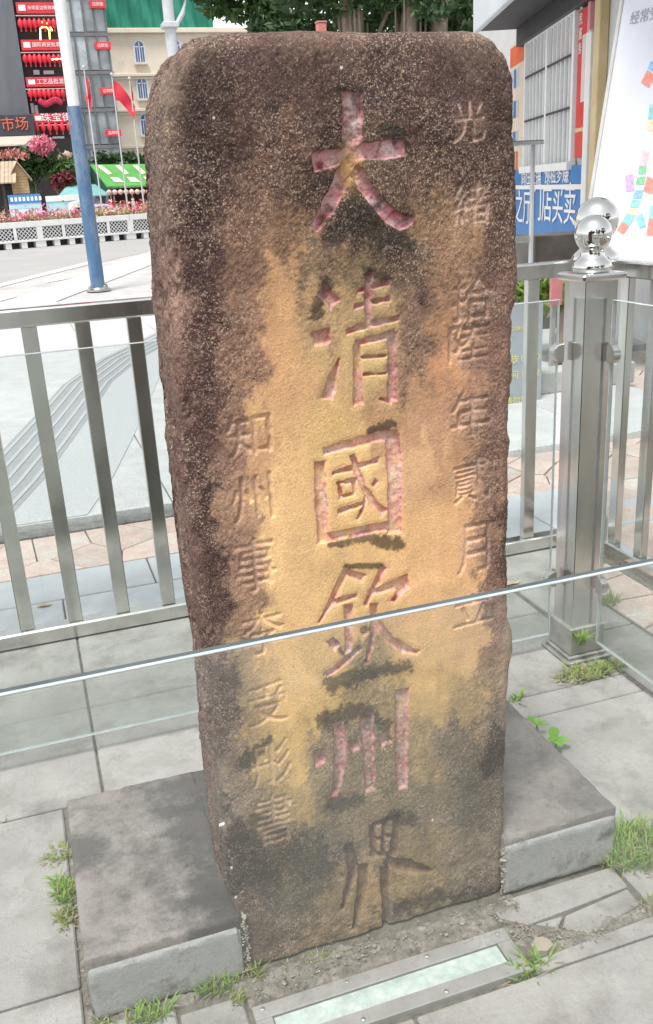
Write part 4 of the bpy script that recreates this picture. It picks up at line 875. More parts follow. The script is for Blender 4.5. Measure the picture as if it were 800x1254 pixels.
# pale figures printed on the roof
M_PRINT = mat('roof_print', (.66, .46, .40), (.74, .62, .55), scale=2, rough=.6)
def onroof(f, g): return rb0+(rb1-rb0)*f+(rt0-rb0)*g+((rt1-rt0)-(rb1-rb0))*f*g+np.array([0, -.012, .016])
for f in (.10, .36, .62, .86):
    MB().add([onroof(f-.02, .92), onroof(f+.05, .95), onroof(f+.12, .55), onroof(f+.05, .50)], [(0, 1, 2, 3)]).build('roof_print', M_PRINT, gr)
    MB().add([onroof(f+.05, .38), onroof(f+.17, .36), onroof(f+.22, .14), onroof(f+.07, .16)], [(0, 1, 2, 3)]).build('roof_print', M_PRINT, gr)
MB().box(rb0[0]+.15, rb1[0], 1.2, 1.4, 0, rb0[2]-.1).build('back_wall', mat('stall_back', (.05, .018, .016), (.12, .05, .045), scale=3, rough=.8), gr)
for x in (rb0[0]+.1, rb0[0]+1.1, rb0[0]+2.1, rb0[0]+3.0): MB().box(x, x+.07, .1, .17, 0, rb0[2]-.08).build('stall_post', mat('stall_wood', (.22, .09, .07), (.3, .14, .11), rough=.7) if 'stall_wood' not in MATS else MATS['stall_wood'], gr)
ct = MB().box(rb0[0]+.2, rb1[0], -.1, .6, 0, .95, .02).build('counter', MATS['stall_wood'], gr)
def lantern_mesh(r, h, m, nm):
    prof = [(.25*r, -h), (.3*r, -h*.9)]+[(r*math.cos(a)**.8 if math.cos(a) > 0 else 0, h*.85*math.sin(a)) for a in np.linspace(-1.2, 1.2, 7)]+[(.3*r, h*.9), (.25*r, h)]
    return MB().lathe(prof, (0, 0, 0), 10).mesh(nm, m, True)
M_PEARL = mat('pale_lantern_paper', (.55, .33, .30), (.68, .48, .44), scale=4, rough=.6, vary=.12)
lm = lantern_mesh(.13, .12, M_PEARL, 'paper_lantern')
for k in range(9):
    px = 133.5+k*6.9; p = A(px, 235.5-(k*.12)); o = link('paper_lantern', lm, None, (p[0], Ys-.12, p[2])); tag(o, 'small pale pink lantern under the green stall roof, %s from left' % ORD[k], 'lantern', 'pale lanterns under the green roof')
# goods on the counter
for k, (px, w, h, c) in enumerate(((137, .40, .55, (.5, .03, .05)), (146, .3, .4, (.25, .05, .12)), (155, .35, .5, (.45, .05, .06)), (164, .16, .6, (.7, .68, .62)), (172, .3, .42, (.4, .06, .05)), (181, .3, .36, (.3, .1, .06)))):
    p = A(px, 250); m = mat('goods_%d' % k, c, tuple(min(1, x*1.4) for x in c), rough=.6)
    o = MB().box(-w/2, w/2, -.14, .14, 0, h*.8, .03).box(-w*.4, w*.4, -.12, .12, h*.8+.001, h, .03).build('goods_carton', m, None, loc=(p[0], Ys+.2, ZG+.955)); tag(o, ['bright red boxed goods at the left end of the stall counter', 'dark plum boxed goods second along the stall counter', 'red boxed goods third along the stall counter', 'tall narrow white carton on the stall counter', 'red brown goods right of the white carton on the stall', 'brown boxed goods at the right end of the stall counter'][k], 'goods')

# ---- teal flat canopy and hoarding boards
Yb = 44.0; A = frontY(Yb)
M_TEAL = mat('teal_sheet', (.16, .38, .38), (.24, .48, .47), scale=2, rough=.5); M_LBLUE = mat('pale_blue_panel', (.30, .55, .62), (.46, .68, .72), scale=3, rough=.5)
M_BLUEB = mat('blue_panel', (.03, .17, .42), (.06, .25, .52), scale=3, rough=.5)
def board(px0, px1, pyt, pyb, Y, name, label, cat, top, body, toph, extra=None):
    p0, p1, pt, pb_ = at(px0, (pyt+pyb)/2, Y), at(px1, (pyt+pyb)/2, Y), at((px0+px1)/2, pyt, Y), at((px0+px1)/2, pyb, Y)
    W2 = (p1[0]-p0[0])/2; root = empty(name, ((p0[0]+p1[0])/2, Y, ZG), 0, label, cat); h = pt[2]-ZG
    MB().box(-W2, W2, 0, .06, .25, h-toph, .005).build('panel', body, root); MB().box(-W2, W2, -.03, .09, h-toph+.001, h, .005).build('header', top, root)
    for x in (-W2+.04, W2-.04): MB().box(x-.03, x+.03, .065, .12, 0, h-.05).build('leg', M_GREYP, root)
    return root, W2, h
M_PHOTO = mat('printed_photo_panel', (.50, .55, .66), (.72, .74, .76), scale=1.4, rough=.4, c3=(.50, .42, .58), c3scale=2.2)
bd, W2, h = board(12, 52, 238, 275, Yb, 'notice_board', 'pale printed notice board with a blue header behind the planters', 'board', M_BLUEB, M_PHOTO, .36)
for k in range(8): MB().box(-W2+.1+k*.17, -W2+.2+k*.17, -.036, -.031, h-.27, h-.10).build('lettering', M_LETW, bd)
MB().box(-W2+.05, W2-.05, -.012, -.001, h-.58, h-.42).build('blue_band', M_LBLUE, bd)
bd2, W2, h = board(58, 103, 239, 275, Yb, 'stall_screen', 'light blue stall screen with a white top rail beside the pole', 'screen', M_WHITE, M_LBLUE, .24)
for k in range(4): MB().box(-W2+.2+k*.42, -W2+.42+k*.42, -.012, -.001, h-1.15, h-.95, .03).build('white_mark', M_LETW, bd2)
c0 = at(96, 229, 47.0); cn = empty('teal_canopy', (c0[0], 47.0, ZG), 0, 'flat teal canopy behind the blue pole', 'canopy')
MB().add([(-1.1, -.8, 1.75), (1.6, -.8, 1.8), (1.6, .8, 2.3), (-.5, .8, 2.25), (-1.1, -.8, 1.69), (1.6, -.8, 1.74), (1.6, .8, 2.24), (-.5, .8, 2.19)], [(0, 1, 2, 3), (7, 6, 5, 4), (0, 4, 5, 1), (1, 5, 6, 2), (2, 6, 7, 3), (3, 7, 4, 0)]).build('canopy_sheet', M_TEAL, cn)
for x in (-.9, 1.5): MB().box(x, x+.06, -.7, -.64, 0, 1.7).build('leg', M_GREYP, cn)
# a small white three-wheeler parked behind the flowers
v0 = atz(96, 283, ZG); v0 = at(97, 262, 42.6); tr = empty('delivery_tricycle', (v0[0], 42.6, ZG), R(8), 'small white covered delivery tricycle behind the flowers by the pole', 'tricycle')
MB().box(-.75, .55, -.4, .4, .45, .95, .05).build('cargo_bed', M_WHITE, tr)
MB().add([(-.35, -.42, .955), (.6, -.42, .955), (.62, -.42, 1.35), (.25, -.42, 1.62), (-.3, -.42, 1.5), (-.35, .42, .955), (.6, .42, .955), (.62, .42, 1.35), (.25, .42, 1.62), (-.3, .42, 1.5)], [(0, 1, 2, 3, 4), (9, 8, 7, 6, 5), (0, 5, 6, 1), (1, 6, 7, 2), (2, 7, 8, 3), (3, 8, 9, 4), (4, 9, 5, 0)]).build('cab', M_WHITE, tr)
MB().box(-.25, .45, -.43, -.421, 1.02, 1.3).build('window', M_DARK, tr)
for x in (-.55, .45):
    w = MB().tube([(x, -.5, .27), (x, -.38, .27)], .27, 14).build('wheel', M_DARK, tr); MB().tube([(x, -.505, .27), (x, -.5005, .27)], .13, 10).build('rim', M_GREYP, w)
# purple hoop of flowers by the pole
hp = at(126, 262, 42.2); ho = empty('flower_hoop', (hp[0], 42.2, ZG), 0, 'purple flower arch on the ground right of the blue pole', 'flower arch')
MB().tube([(.75*math.cos(a), 0, .62+.72*math.sin(a)) for a in np.linspace(0, math.pi, 16)], .05, 8).build('arch', mat('lilac_arch', (.55, .38, .60), (.68, .5, .7), rough=.5), ho, smooth=True)
leafcloud(380, lambda r_: np.array([r_.normal(-.25, .28), r_.normal(0, .1), abs(r_.normal(.75, .28))]), .07, 91).build('blossom', mat('purple_petals', (.40, .05, .42), (.6, .16, .58), rough=.6), ho)
MB().box(-.7, .7, -.1, .1, 0, .62, .04).build('trough', M_WHITE, ho)

# ---- wooden gable kiosk
Yk = 46.5; A = frontY(Yk); k0 = A(22, 225); ko = empty('wooden_kiosk', (k0[0], Yk, ZG), 0, 'small wooden kiosk with a gabled plank roof at the left', 'kiosk')
M_WOOD = mat('kiosk_wood', (.34, .22, .11), (.50, .35, .19), scale=5, rough=.7, stretch=(1, 1, 4)); M_WOODR = mat('roof_board', (.36, .27, .19), (.52, .42, .31), scale=5, rough=.75, vary=.12)
zt = A(24, 197)[2]-ZG; ze = A(36, 216)[2]-ZG; zb = A(30, 237)[2]-ZG
xg0, xg1 = A(15, 230)[0]-k0[0], A(36, 230)[0]-k0[0]; xm = (xg0+xg1)/2
for k in range(6):
    z0, z1 = zb+(ze-zb)*k/6, zb+(ze-zb)*(k+1)/6-.012
    MB().box(xg0, xg1, -.05, 0, z0, z1, .004).build('plank', M_WOOD, ko)
MB().add([(xg0, -.04, ze), (xg1, -.04, ze), (xm, -.04, zt-.06), (xg0, 0, ze), (xg1, 0, ze), (xm, 0, zt-.06)], [(0, 1, 2), (5, 4, 3), (0, 3, 4, 1), (1, 4, 5, 2), (2, 5, 3, 0)]).build('gable', M_WOOD, ko)
for s, xe in ((-1, xg0), (1, xg1)):
    for k in range(9):
        y0 = -.25+k*.21; mb = MB(); a = np.array([xm, y0, zt]); b = np.array([xe+s*.18, y0, ze-.14]); w = np.array([0, .2, 0]); dn = np.array([0, 0, -.05])
        mb.add([a, b, b+w, a+w, a+dn, b+dn, b+w+dn, a+w+dn], [(0, 1, 2, 3), (7, 6, 5, 4), (0, 4, 5, 1), (1, 5, 6, 2), (2, 6, 7, 3), (3, 7, 4, 0)]).build('roof_board', M_WOODR, ko)
# the long side roof seen running off to the left
for k in range(9):
    x1 = xm-.02-k*.17; mb = MB(); a = np.array([x1-.15, .55, zt+.03]); b = np.array([x1-.32, -.7, ze-.22]); w = np.array([.155, 0, 0]); dn = np.array([0, 0, -.05])
    mb.add([a, b, b+w, a+w, a+dn, b+dn, b+w+dn, a+w+dn], [(0, 1, 2, 3), (7, 6, 5, 4), (0, 4, 5, 1), (1, 5, 6, 2), (2, 6, 7, 3), (3, 7, 4, 0)]).build('roof_board', M_WOODR, ko)
MB().box(-2.2, xg0-.01, .2, .25, 0, ze-.1).build('side_wall', M_DARK, ko)
MB().box(xg0, xg1, -.02, .03, 0, zb-.01).build('counter_front', mat('dark_wood', (.06, .03, .025), (.1, .06, .045), rough=.7), ko)
MB().box(xg0-.45, xg0-.33, -.4, -.28, 0, ze-.1).build('corner_post', MATS['dark_wood'], ko)

# ---- shrubs and potted plants behind the stalls
def bush(px, py, Y, rx, rz, n, size, m, label, seed, name='leafy_shrub', cat='shrub'):
    c = at(px, py, Y); root = empty(name, (c[0], Y, ZG), 0, label, cat); zc = c[2]-ZG
    cl_ = [(random.uniform(-.7, .7)*rx, random.uniform(-.5, .5)*rx, random.uniform(-.7, .7)*rz) for _ in range(9)]
    def gen(r_):
        k = cl_[r_.integers(len(cl_))]; return np.array([k[0]+r_.normal(0, rx*.24), k[1]+r_.normal(0, rx*.24), zc+k[2]+r_.normal(0, rz*.26)])
    leafcloud(n, gen, size, seed).build('crown', m, root)
    MB().tube([(0, 0, 0), (.05, 0, zc*.6), (0, 0, zc)], [.10, .07, .03], 8).build('trunk', M_BARK, root)
    return root
bush(40, 205, 49.5, .95, .85, 1100, .16, M_LEAFD, 'dark leafy shrub behind the wooden kiosk', 101)
bush(66, 205, 49.0, .95, .8, 900, .20, M_LEAF, 'broad leaved green shrub above the blue screen', 102)
bush(90, 214, 48.6, .85, .75, 900, .18, M_LEAF, 'green shrub left of the blue pole', 103)
bush(78, 222, 48.0, .55, .35, 420, .12, mat('dark_red_leaf', (.10, .012, .02), (.22, .03, .05), rough=.6), 'dark red leaved plant under the broad leaved shrub', 104)
bush(140, 196, 50.5, 1.1, .32, 700, .14, M_LEAFD, 'dark green hedge top behind the green stall roof, left', 105); bush(172, 197, 50.5, 1.1, .3, 700, .14, M_LEAFD, 'dark green hedge top behind the green roof, next to the stele', 106)
bush(80, 192, 49.5, .5, .2, 300, .10, M_PALEF, 'pale pink blossom plant above the green shrub', 107, 'blossom_plant', 'plant')
fb = at(51, 178, 48.5); fo = empty('hanging_flower_ball', (fb[0], 48.5, fb[2]), 0, 'round pink flower ball hanging below the lowest red sign', 'flower ball')
leafcloud(700, lambda r_: (lambda d: d/np.linalg.norm(d)*r_.uniform(.25, .55)*np.array([1.15, 1, .85]))(r_.normal(size=3)), .10, 111).build('blossom', M_PINKF, fo); MB().tube([(0, 0, .3), (0, 0, 1.0)], .02, 6).build('cord', M_DARK, fo)
bush(12, 190, 48.5, .9, .22, 420, .10, mat('rust_petals', (.42, .12, .10), (.56, .28, .22), rough=.6), 'rust red flowering plants above the kiosk roof', 112, 'flowering_plants', 'plant')
# ================================================================== market building with lantern signs
Ym = 62.0; A = frontY(Ym); O_ = np.array([A(45, 100)[0], Ym, 0.0])
M_CLAD = mat('dark_grey_cladding', (.10, .105, .125), (.135, .14, .16), scale=2, rough=.55, stretch=(1, 1, .2)); M_BACK = mat('recess_dark', (.02, .016, .018), (.045, .035, .035), scale=1.5, rough=.7)
M_FASC = mat('fascia_black', (.03, .03, .036), (.05, .05, .058), rough=.5); M_SOFF = mat('awning_tan', (.42, .36, .30), (.52, .46, .39), scale=2, rough=.7)
mk = empty('market_building', tuple(O_), 0, 'dark grey market building hung with red sign bands', 'building')
XR = A(36, 160)[0]-O_[0]-.05
xL = A(17, 10)[0]-O_[0]; xR = A(76, 10)[0]-O_[0]
MB().box(-14, xL-.02, -.25, 6, 6.0, 17, 0).build('side_wall', M_CLAD, mk)
for k in range(16): MB().box(-14+k*.72, -14+k*.72+.03, -.262, -.2505, 6.0, 17).build('cladding_rib', M_FASC, mk)
MB().box(xL-.02, A(74, 10)[0]-O_[0]-.02, .3, 6, 0, 17, 0).build('recessed_wall', M_BACK, mk)
MB().box(-14, xL-.02, .3, 6, 0, 5.99).build('lower_wall', M_BACK, mk)
# black fascia with red neon characters and a tan awning below
fz0, fz1 = A(10, 168)[2], A(10, 142)[2]
MB().box(-14, xL+.15, -.9, -.255, fz0, fz1, .02).build('fascia', M_FASC, mk)
M_NEON = mat('red_neon_letters', (.55, .07, .05), (.70, .20, .13), scale=8, rough=.4)
cx = (A(18.5, 156)[0]-O_[0]); me = text_mesh('市场', .80, M_NEON, .03)
t = link('lettering', me, mk, (cx, -.935, (fz0+fz1)/2+.02), (R(90), 0, 0))
MB().add([(-14, -.9, fz0-.02), (xL+.15, -.9, fz0-.02), (xL+.15, -2.4, fz0-.55), (-14, -2.4, fz0-.55), (-14, -.9, fz0-.10), (xL+.15, -.9, fz0-.10), (xL+.15, -2.4, fz0-.63), (-14, -2.4, fz0-.63)], [(3, 2, 1, 0), (4, 5, 6, 7), (2, 3, 7, 6), (1, 2, 6, 5), (0, 1, 5, 4), (3, 0, 4, 7)]).build('awning', M_SOFF, mk)
lmesh = lantern_mesh(.155, .27, M_LANT, 'red_lantern'); cords = MB().tube([(0, 0, .25), (0, 0, .42)], .012, 5).mesh('cord', M_DARK)
tass = MB().tube([(0, 0, -.27), (0, 0, -.42)], [.03, .045], 6).mesh('tassel', M_LANT)
rows = [((20, 69), 11, 13.5, 30, 8, '东南亚边贸商城', 'topmost'), ((26, 75), 56, 13, 73, 8, '国际商贸批发', 'second'), ((32, 80), 101, 12, 115, 8, '工艺品批发', 'third'), ((40, 87), 145, 12, 156, 6, '珠宝街', 'lowest')]
for (x0, x1), yc, hpx, yl, n, txt, nm in rows:
    a, b = A(x0, yc), A(x1, yc); z0, z1 = A((x0+x1)/2, yc+hpx/2)[2], A((x0+x1)/2, yc-hpx/2)[2]
    s = MB().box(a[0]-O_[0], b[0]-O_[0], -.30, .0, z0, z1, .02).build('sign_band', M_RED, mk); s['label'] = nm+' red sign band with white lettering'
    wd = b[0]-a[0]; mx = (a[0]+b[0])/2-O_[0]
    MB().box(a[0]-O_[0]+.12, a[0]-O_[0]+.12+wd*.17, -.315, -.3015, z0+.15, z1-.13).build('sign_plate', M_LETW, s)
    tl = text_mesh(txt, min(.5, wd*.70/len(txt)), M_LETW, .01, sx=1.0 if len(txt) > 4 else 1.25); link('lettering', tl, s, (mx+wd*.12, -.315, (z0+z1)/2), (R(90), 0, 0))
    MB().box(a[0]-O_[0]-.1, b[0]-O_[0]+.1, -.36, -.25, z0-.14, z0-.09).build('lantern_rail', M_SOFF, mk)
    for k in range(n):
        p = A(x0+5+(x1-x0-8)*k/(n-1), yl); o = empty('red_lantern', (p[0], Ym-.3, p[2]), 0, '%s red lantern from left in the row under the %s red sign band' % (ORD[k], nm), 'lantern', 'red lanterns under the %s sign band' % nm)
        link('shade', lmesh, o); link('tassel', tass, o); link('cord', cords, o)
# neon house outline and a lit tube between the signs
M_NEONY = emit('yellow_neon', (1.0, .72, .22), 1.6)
no = empty('neon_sign', tuple(A(57, 40)-np.array([0, .35, 0])), 0, 'yellow neon roof shaped sign below the first lantern row', 'sign')
q = lambda x, y: A(x, y)-A(57, 40)
for p in ([(49.5, 50), (49, 36)], [(47, 32), (52, 28), (55, 29)], [(50, 35), (56, 34), (61, 39)], [(56, 29), (60, 32), (64, 39)], [(61, 49), (60, 38)]): MB().tube([q(*a) for a in p], .045, 6).build('neon_tube', M_NEONY, no)
nt_ = MB().tube([A(63, 74)-A(70, 74), A(77, 73)-A(70, 74)], .05, 6).build('neon_tube_sign', emit('warm_tube', (1, .8, .5), 1.4), None, loc=tuple(A(70, 74)-np.array([0, .4, 0]))); tag(nt_, 'short warm lit tube at the right end of the second lantern row', 'tube light')
# red cloth swag below the third row, shop interior lights
sw = MB(); 
for k in range(10):
    p = A(50+k*2.6, 125+2.5*math.sin(k*.7))-A(62, 125); sw.lathe([(.02, -.22), (.16, -.1), (.17, .06), (.05, .16)], p, 8)
o = sw.build('red_garland', mat('dark_red_cloth', (.34, .01, .04), (.5, .03, .09), rough=.7), None, loc=tuple(A(62, 125)-np.array([0, .35, 0]))); tag(o, 'dark red garland below the third lantern row', 'garland')
for k, (px, py, w, hh) in enumerate(((45, 88, .35, .25), (60, 88, .6, .2), (40, 132, .18, .55), (45, 134, .18, .5), (72, 168, .7, .12))):
    p = A(px, py)-O_; MB().box(p[0]-w/2, p[0]+w/2, .2, .28, p[2]-hh/2, p[2]+hh/2).build('shop_window', M_GREYP, mk)
# ---- glazed stair tower on the right of the market
tw = empty('glazed_stair_tower', (A(100, 100)[0], Ym+.5, 0), 0, 'grey glazed stair tower with red bands right of the lanterns', 'building'); T0 = np.array([A(100, 100)[0], Ym+.5, 0])
M_TGL = mat('tower_glass', (.16, .19, .21), (.36, .40, .42), scale=.9, rough=.12, spec=.7, vary=.4); M_MULL = mat('tower_mullion', (.10, .105, .11), (.18, .185, .19), rough=.5)
tx0, tx1 = A(74, 10)[0]-T0[0], A(129, 10)[0]-T0[0]; nx = 4; zs = [0.0, 2.6, 4.7, 6.8, 8.9, 11.0, 13.1, 15.2]
MB().box(tx0, tx1, .45, 4, 0, 15.2).build('core', mat('tower_core', (.25, .26, .27), (.36, .37, .38), scale=1, rough=.8), tw)
for j in range(len(zs)-1):
    for i in range(nx):
        a, b = tx0+(tx1-tx0)*i/nx, tx0+(tx1-tx0)*(i+1)/nx
        MB().box(a+.05, b-.05, .1, .13, zs[j]+.2, zs[j+1]-.06).build('pane', M_TGL, tw)
    MB().box(tx0-.05, tx1+.05, 0, .4, zs[j]-.06, zs[j]+.14, .01).build('floor_band', M_MULL, tw)
    if j in (2, 3, 4, 5):
        a, b = tx1-.85, tx1+.1; yc = {5: 4, 4: 55, 3: 111, 2: 163}[j]; zc = A(119, yc)[2]
        s = MB().box(a, b, -.2, -.05, zc-.2, zc+.2, .01).build('red_band', M_RED, tw); link('lettering', text_mesh('边贸街', .22, M_LETW, .005), s, ((a+b)/2, -.21, zc), (R(90), 0, 0))
for i in range(nx+1):
    a = tx0+(tx1-tx0)*i/nx; MB().box(a-.04, a+.04, -.02, .2, 0, 15.2, .01).build('mullion', M_MULL, tw)
# ---- cream house with arched windows and a green net over its roof
Yc = 70.0; A = frontY(Yc); H0 = np.array([A(160, 100)[0], Yc, 0.0]); ch = empty('cream_house', tuple(H0), 0, 'cream rendered house with arched blue windows and ledges', 'building')
M_CREAM = mat('cream_render', (.60, .53, .43), (.68, .61, .51), scale=1.2, rough=.85, c3=(.44, .39, .31), c3scale=.8, c3lo=.58, c3hi=.8); M_ARCHG = mat('blue_window_glass', (.04, .07, .16), (.10, .15, .27), scale=2, rough=.12); M_ARCHF = mat('pale_window_frame', (.55, .60, .68), (.66, .70, .76), rough=.5)
cxl = A(121, 40)[0]-H0[0]; cxr = 9.5; zt = A(185, 36)[2]
MB().box(cxl, cxr, 0, 8, 0, zt, 0).build('wall', M_CREAM, ch)
for py in (92, 135, 180):
    z = A(160, py)[2]; MB().box(cxl-.1, cxr, -.28, -.002, z-.12, z+.08, .03).build('ledge', M_CREAM, ch); MB().box(cxl, cxr, -.14, -.002, z-.28, z-.125, .02).build('moulding', M_CREAM, ch)
MB().box(cxl-.15, cxr, -.35, -.002, zt-.25, zt+.05, .03).build('cornice', M_CREAM, ch)
def arch_window(px, py, w, h):
    c = A(px, py)-H0; n = 12; root = empty('window', (c[0], 0, c[2]-h/2)); root.parent = ch
    def outline(w, h): return [(-w/2, 0), (w/2, 0), (w/2, h-w/2)]+[(w/2*math.cos(a), h-w/2+w/2*math.sin(a)) for a in np.linspace(0, math.pi, n)[1:-1]]+[(-w/2, h-w/2)]
    def slabm(poly, y0, y1, m, nm):
        k = len(poly); MB().add([(x, y0, z) for x, z in poly]+[(x, y1, z) for x, z in poly], [tuple(range(k)), tuple(range(2*k-1, k-1, -1))]+[(i, k+i, k+(i+1) % k, (i+1) % k) for i in range(k)]).build(nm, m, root)
    slabm(outline(w+.16, h+.08), -.06, -.003, M_ARCHF, 'frame'); slabm([(x, z+.05) for x, z in outline(w-.06, h-.04)], -.08, -.062, M_ARCHG, 'pane')
    MB().box(-.03, .03, -.1, -.0805, .05, h-.05).build('mullion', M_ARCHF, root); MB().box(-w/2+.03, w/2-.03, -.1, -.0805, h-w/2-.03, h-w/2+.03).build('transom', M_ARCHF, root)
    MB().box(-w/2-.15, w/2+.15, -.22, -.062, -.12, 0).build('sill', M_CREAM, root)
    for s in (-1, 1): MB().box(s*w*.25-.015, s*w*.25+.015, -.095, -.0805, .05, h-w/2).build('glazing_bar', M_ARCHF, root)
for px, py in ((171, 64), (174.5, 108.5), (178.5, 153), (128.5, 72), (132.5, 116), (136.5, 160), (215, 62), (218, 106)): arch_window(px, py, .66, 1.32)
# green netting with its fixing poles
zn0 = A(180, 39)[2]; nx0, nx1 = A(122, 20)[0], A(262, 20)[0]
M_NET = mat('green_scaffold_net', (.012, .16, .11), (.03, .23, .16), scale=1.0, rough=.8, stretch=(1, 1, .4))
net = empty('scaffold_net', ((nx0+nx1)/2, Yc+.6, zn0), 0, 'green scaffold netting over the roof of the cream house', 'netting')
w2 = (nx1-nx0)/2; vs = []; nn, mm = 60, 14
for i in range(nn+1):
    for j in range(mm+1):
        u = i/nn*2-1; z = j/mm*5.0; vs.append((u*w2, .14*math.sin(i*1.1+j*.3)+.10*math.sin(i*.37+j*.8), z+.05*math.sin(i*.8)*(j == 0)))
MB().add(vs, [(i*(mm+1)+j, (i+1)*(mm+1)+j, (i+1)*(mm+1)+j+1, i*(mm+1)+j+1) for i in range(nn) for j in range(mm)]).build('net_sheet', M_NET, net, smooth=True)
for k in range(8): MB().tube([(-w2+k*w2*2/7, .3, -.1), (-w2+k*w2*2/7, .3, 5.1)], .04, 6).build('scaffold_pole', M_GREYP, net)
# ================================================================== trees
def tree(base, trunks, clumps, nleaf, size, m, label, seed, group=None, name='banyan_tree'):
    root = empty(name, (base[0], base[1], 0), 0, label, 'tree', group); r_ = np.random.default_rng(seed)
    mb = MB()
    for (x, y, top, rad, lean) in trunks:
        pts = [(x+lean*t*t*top+.06*math.sin(t*7+x), y+.05*math.sin(t*5), t*top) for t in np.linspace(0, 1, 9)]; mb.tube(pts, [rad*(1.25-.55*t) for t in np.linspace(0, 1, 9)], 10)
        for k in range(1):
            c = clumps[r_.integers(len(clumps))]; p0 = np.array(pts[5+k % 4]); p1 = np.array(c[:3]); mid = (p0+p1)/2+r_.normal(0, .25, 3); mb.tube([p0, mid, p1], [rad*.3, rad*.18, rad*.06], 7)
        for k in range(5):     # aerial roots
            a = r_.uniform(0, 6.28); mb.tube([(x+rad*1.3*math.cos(a)+lean*top*.6, y+rad*1.3*math.sin(a), top*.95), (x+rad*1.25*math.cos(a), y+rad*1.25*math.sin(a), top*.3)], .035, 5)
    mb.build('trunk', M_BARK, root, smooth=True)
    cl_ = np.array(clumps)
    w = cl_[:, 3]**2; w /= w.sum()
    def gen(r2):
        c = cl_[r2.choice(len(cl_), p=w)]; d = r2.normal(size=3); d /= np.linalg.norm(d); return c[:3]+d*c[3]*(r2.uniform(.25, 1)**.5)*np.array([1, 1, .72])
    leafcloud(nleaf, gen, size, seed+1).build('crown', m, root)
    return root
t0 = at(500, 60, 31); base = (t0[0], 31.0)
def xr_(px, Y=31.0): return at(px, 30, Y)[0]-base[0]
trk = [(xr_(436), .2, 7.4, .30, -.03), (xr_(449), .9, 7.0, .22, .02), (xr_(497), 0, 7.6, .34, .02), (xr_(509), .7, 7.2, .20, -.03), (xr_(527), -.3, 7.6, .30, .03)]
r2 = random.Random(3); clumps = []
for k in range(46):
    px = r2.uniform(330, 600); py = r2.uniform(-260, 26); p = at(px, py, 31.0); clumps.append((p[0]-base[0], r2.uniform(-2.2, 2.0), p[2], r2.uniform(.5, .95)))
for px, py in ((366, 34), (386, 30), (352, 22), (425, 30), (462, 26), (476, 34), (552, 30), (572, 16), (345, 10), (372, 22), (400, 14), (420, 4), (455, -4), (478, 10), (545, 12), (560, 24), (470, -22), (520, -14), (380, 0), (360, 30), (540, 34), (412, 26)):
    p = at(px, py, 31.0); clumps.append((p[0]-base[0], r2.uniform(1.2, 2.6) if py > 5 else r2.uniform(-.8, .8), p[2], .62))
tree(base, trk, clumps, 15000, .15, M_LEAFD, 'dense dark green banyan with several trunks behind the stele', 300, None)
t1 = at(300, 60, 34); clumps = []
for px, py, r in ((262, -2, .55), (280, 8, .5), (300, -6, .7), (318, 14, .55), (335, 2, .6), (345, 28, .45), (270, -30, .8), (305, -35, .9), (330, -30, .8), (258, 14, .28), (290, 20, .3), (325, 30, .35), (246, -10, .45), (300, -70, 1.0), (275, -75, .9), (335, -80, 1.0)):
    p = at(px, py, 34.0); clumps.append((p[0]-t1[0], r2.uniform(-.6, .6), p[2], r))
tree((t1[0], 34.0), [(.4, 0, 7.2, .24, .02)], clumps, 4200, .15, M_LEAF, 'lighter green street tree between the cream house and the banyan', 320, None, 'street_tree')
# low hedge under the banyan so no horizon shows between the trunks
h0 = at(480, 60, 37); hd = empty('clipped_hedge', (h0[0], 37.0, 0), 0, 'tall dark green hedge behind the banyan trunks', 'hedge')
leafcloud(7000, lambda r_: np.array([r_.uniform(-5.5, 5.5), r_.normal(0, .35), r_.uniform(3.5, 8.6)]), .2, 340).build('foliage', M_LEAFD, hd)
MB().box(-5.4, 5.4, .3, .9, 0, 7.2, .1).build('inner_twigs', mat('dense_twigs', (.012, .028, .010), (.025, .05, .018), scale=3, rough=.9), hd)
# red marker post top peeping over the stele
YM_ = 4.9; p = at(393.5, 36, YM_); mp_ = empty('red_marker_post', (p[0], YM_, ZG), 0, 'dull red marker post peeping over the top of the stele', 'post')
zt = at(393.5, 28.5, YM_)[2]; MB().box(-.023, .023, -.02, .02, 0, zt-ZG, .003).build('post_body', mat('dull_red', (.50, .16, .14), (.58, .22, .19), rough=.6), mp_); MB().box(-.026, .026, -.023, .023, zt-ZG+.0005, zt-ZG+.008, .002).build('post_cap', mat('dull_red_cap', (.48, .17, .15), (.55, .22, .19), rough=.6), mp_)

# ================================================================== shop front on the right (its wall runs away along the street)
dW = np.array([math.sin(YAW), math.cos(YAW), 0.0]); nW = np.array([math.cos(YAW), -math.sin(YAW), 0.0])
q0 = CAM+(atz(702, 317, 0)-CAM)*.60; cW = float(nW @ q0)
def ws(px, py, off=0.0):                                  # pixel -> (distance along wall towards the viewer, height)
    p = atp(px, py, nW, cW-off); return float(-(p-q0) @ dW), float(p[2])
sh = empty('shop_house', (q0[0], q0[1], 0), math.atan2(-dW[1], -dW[0]), 'shop house with barred windows, red banner and blue signs', 'building')
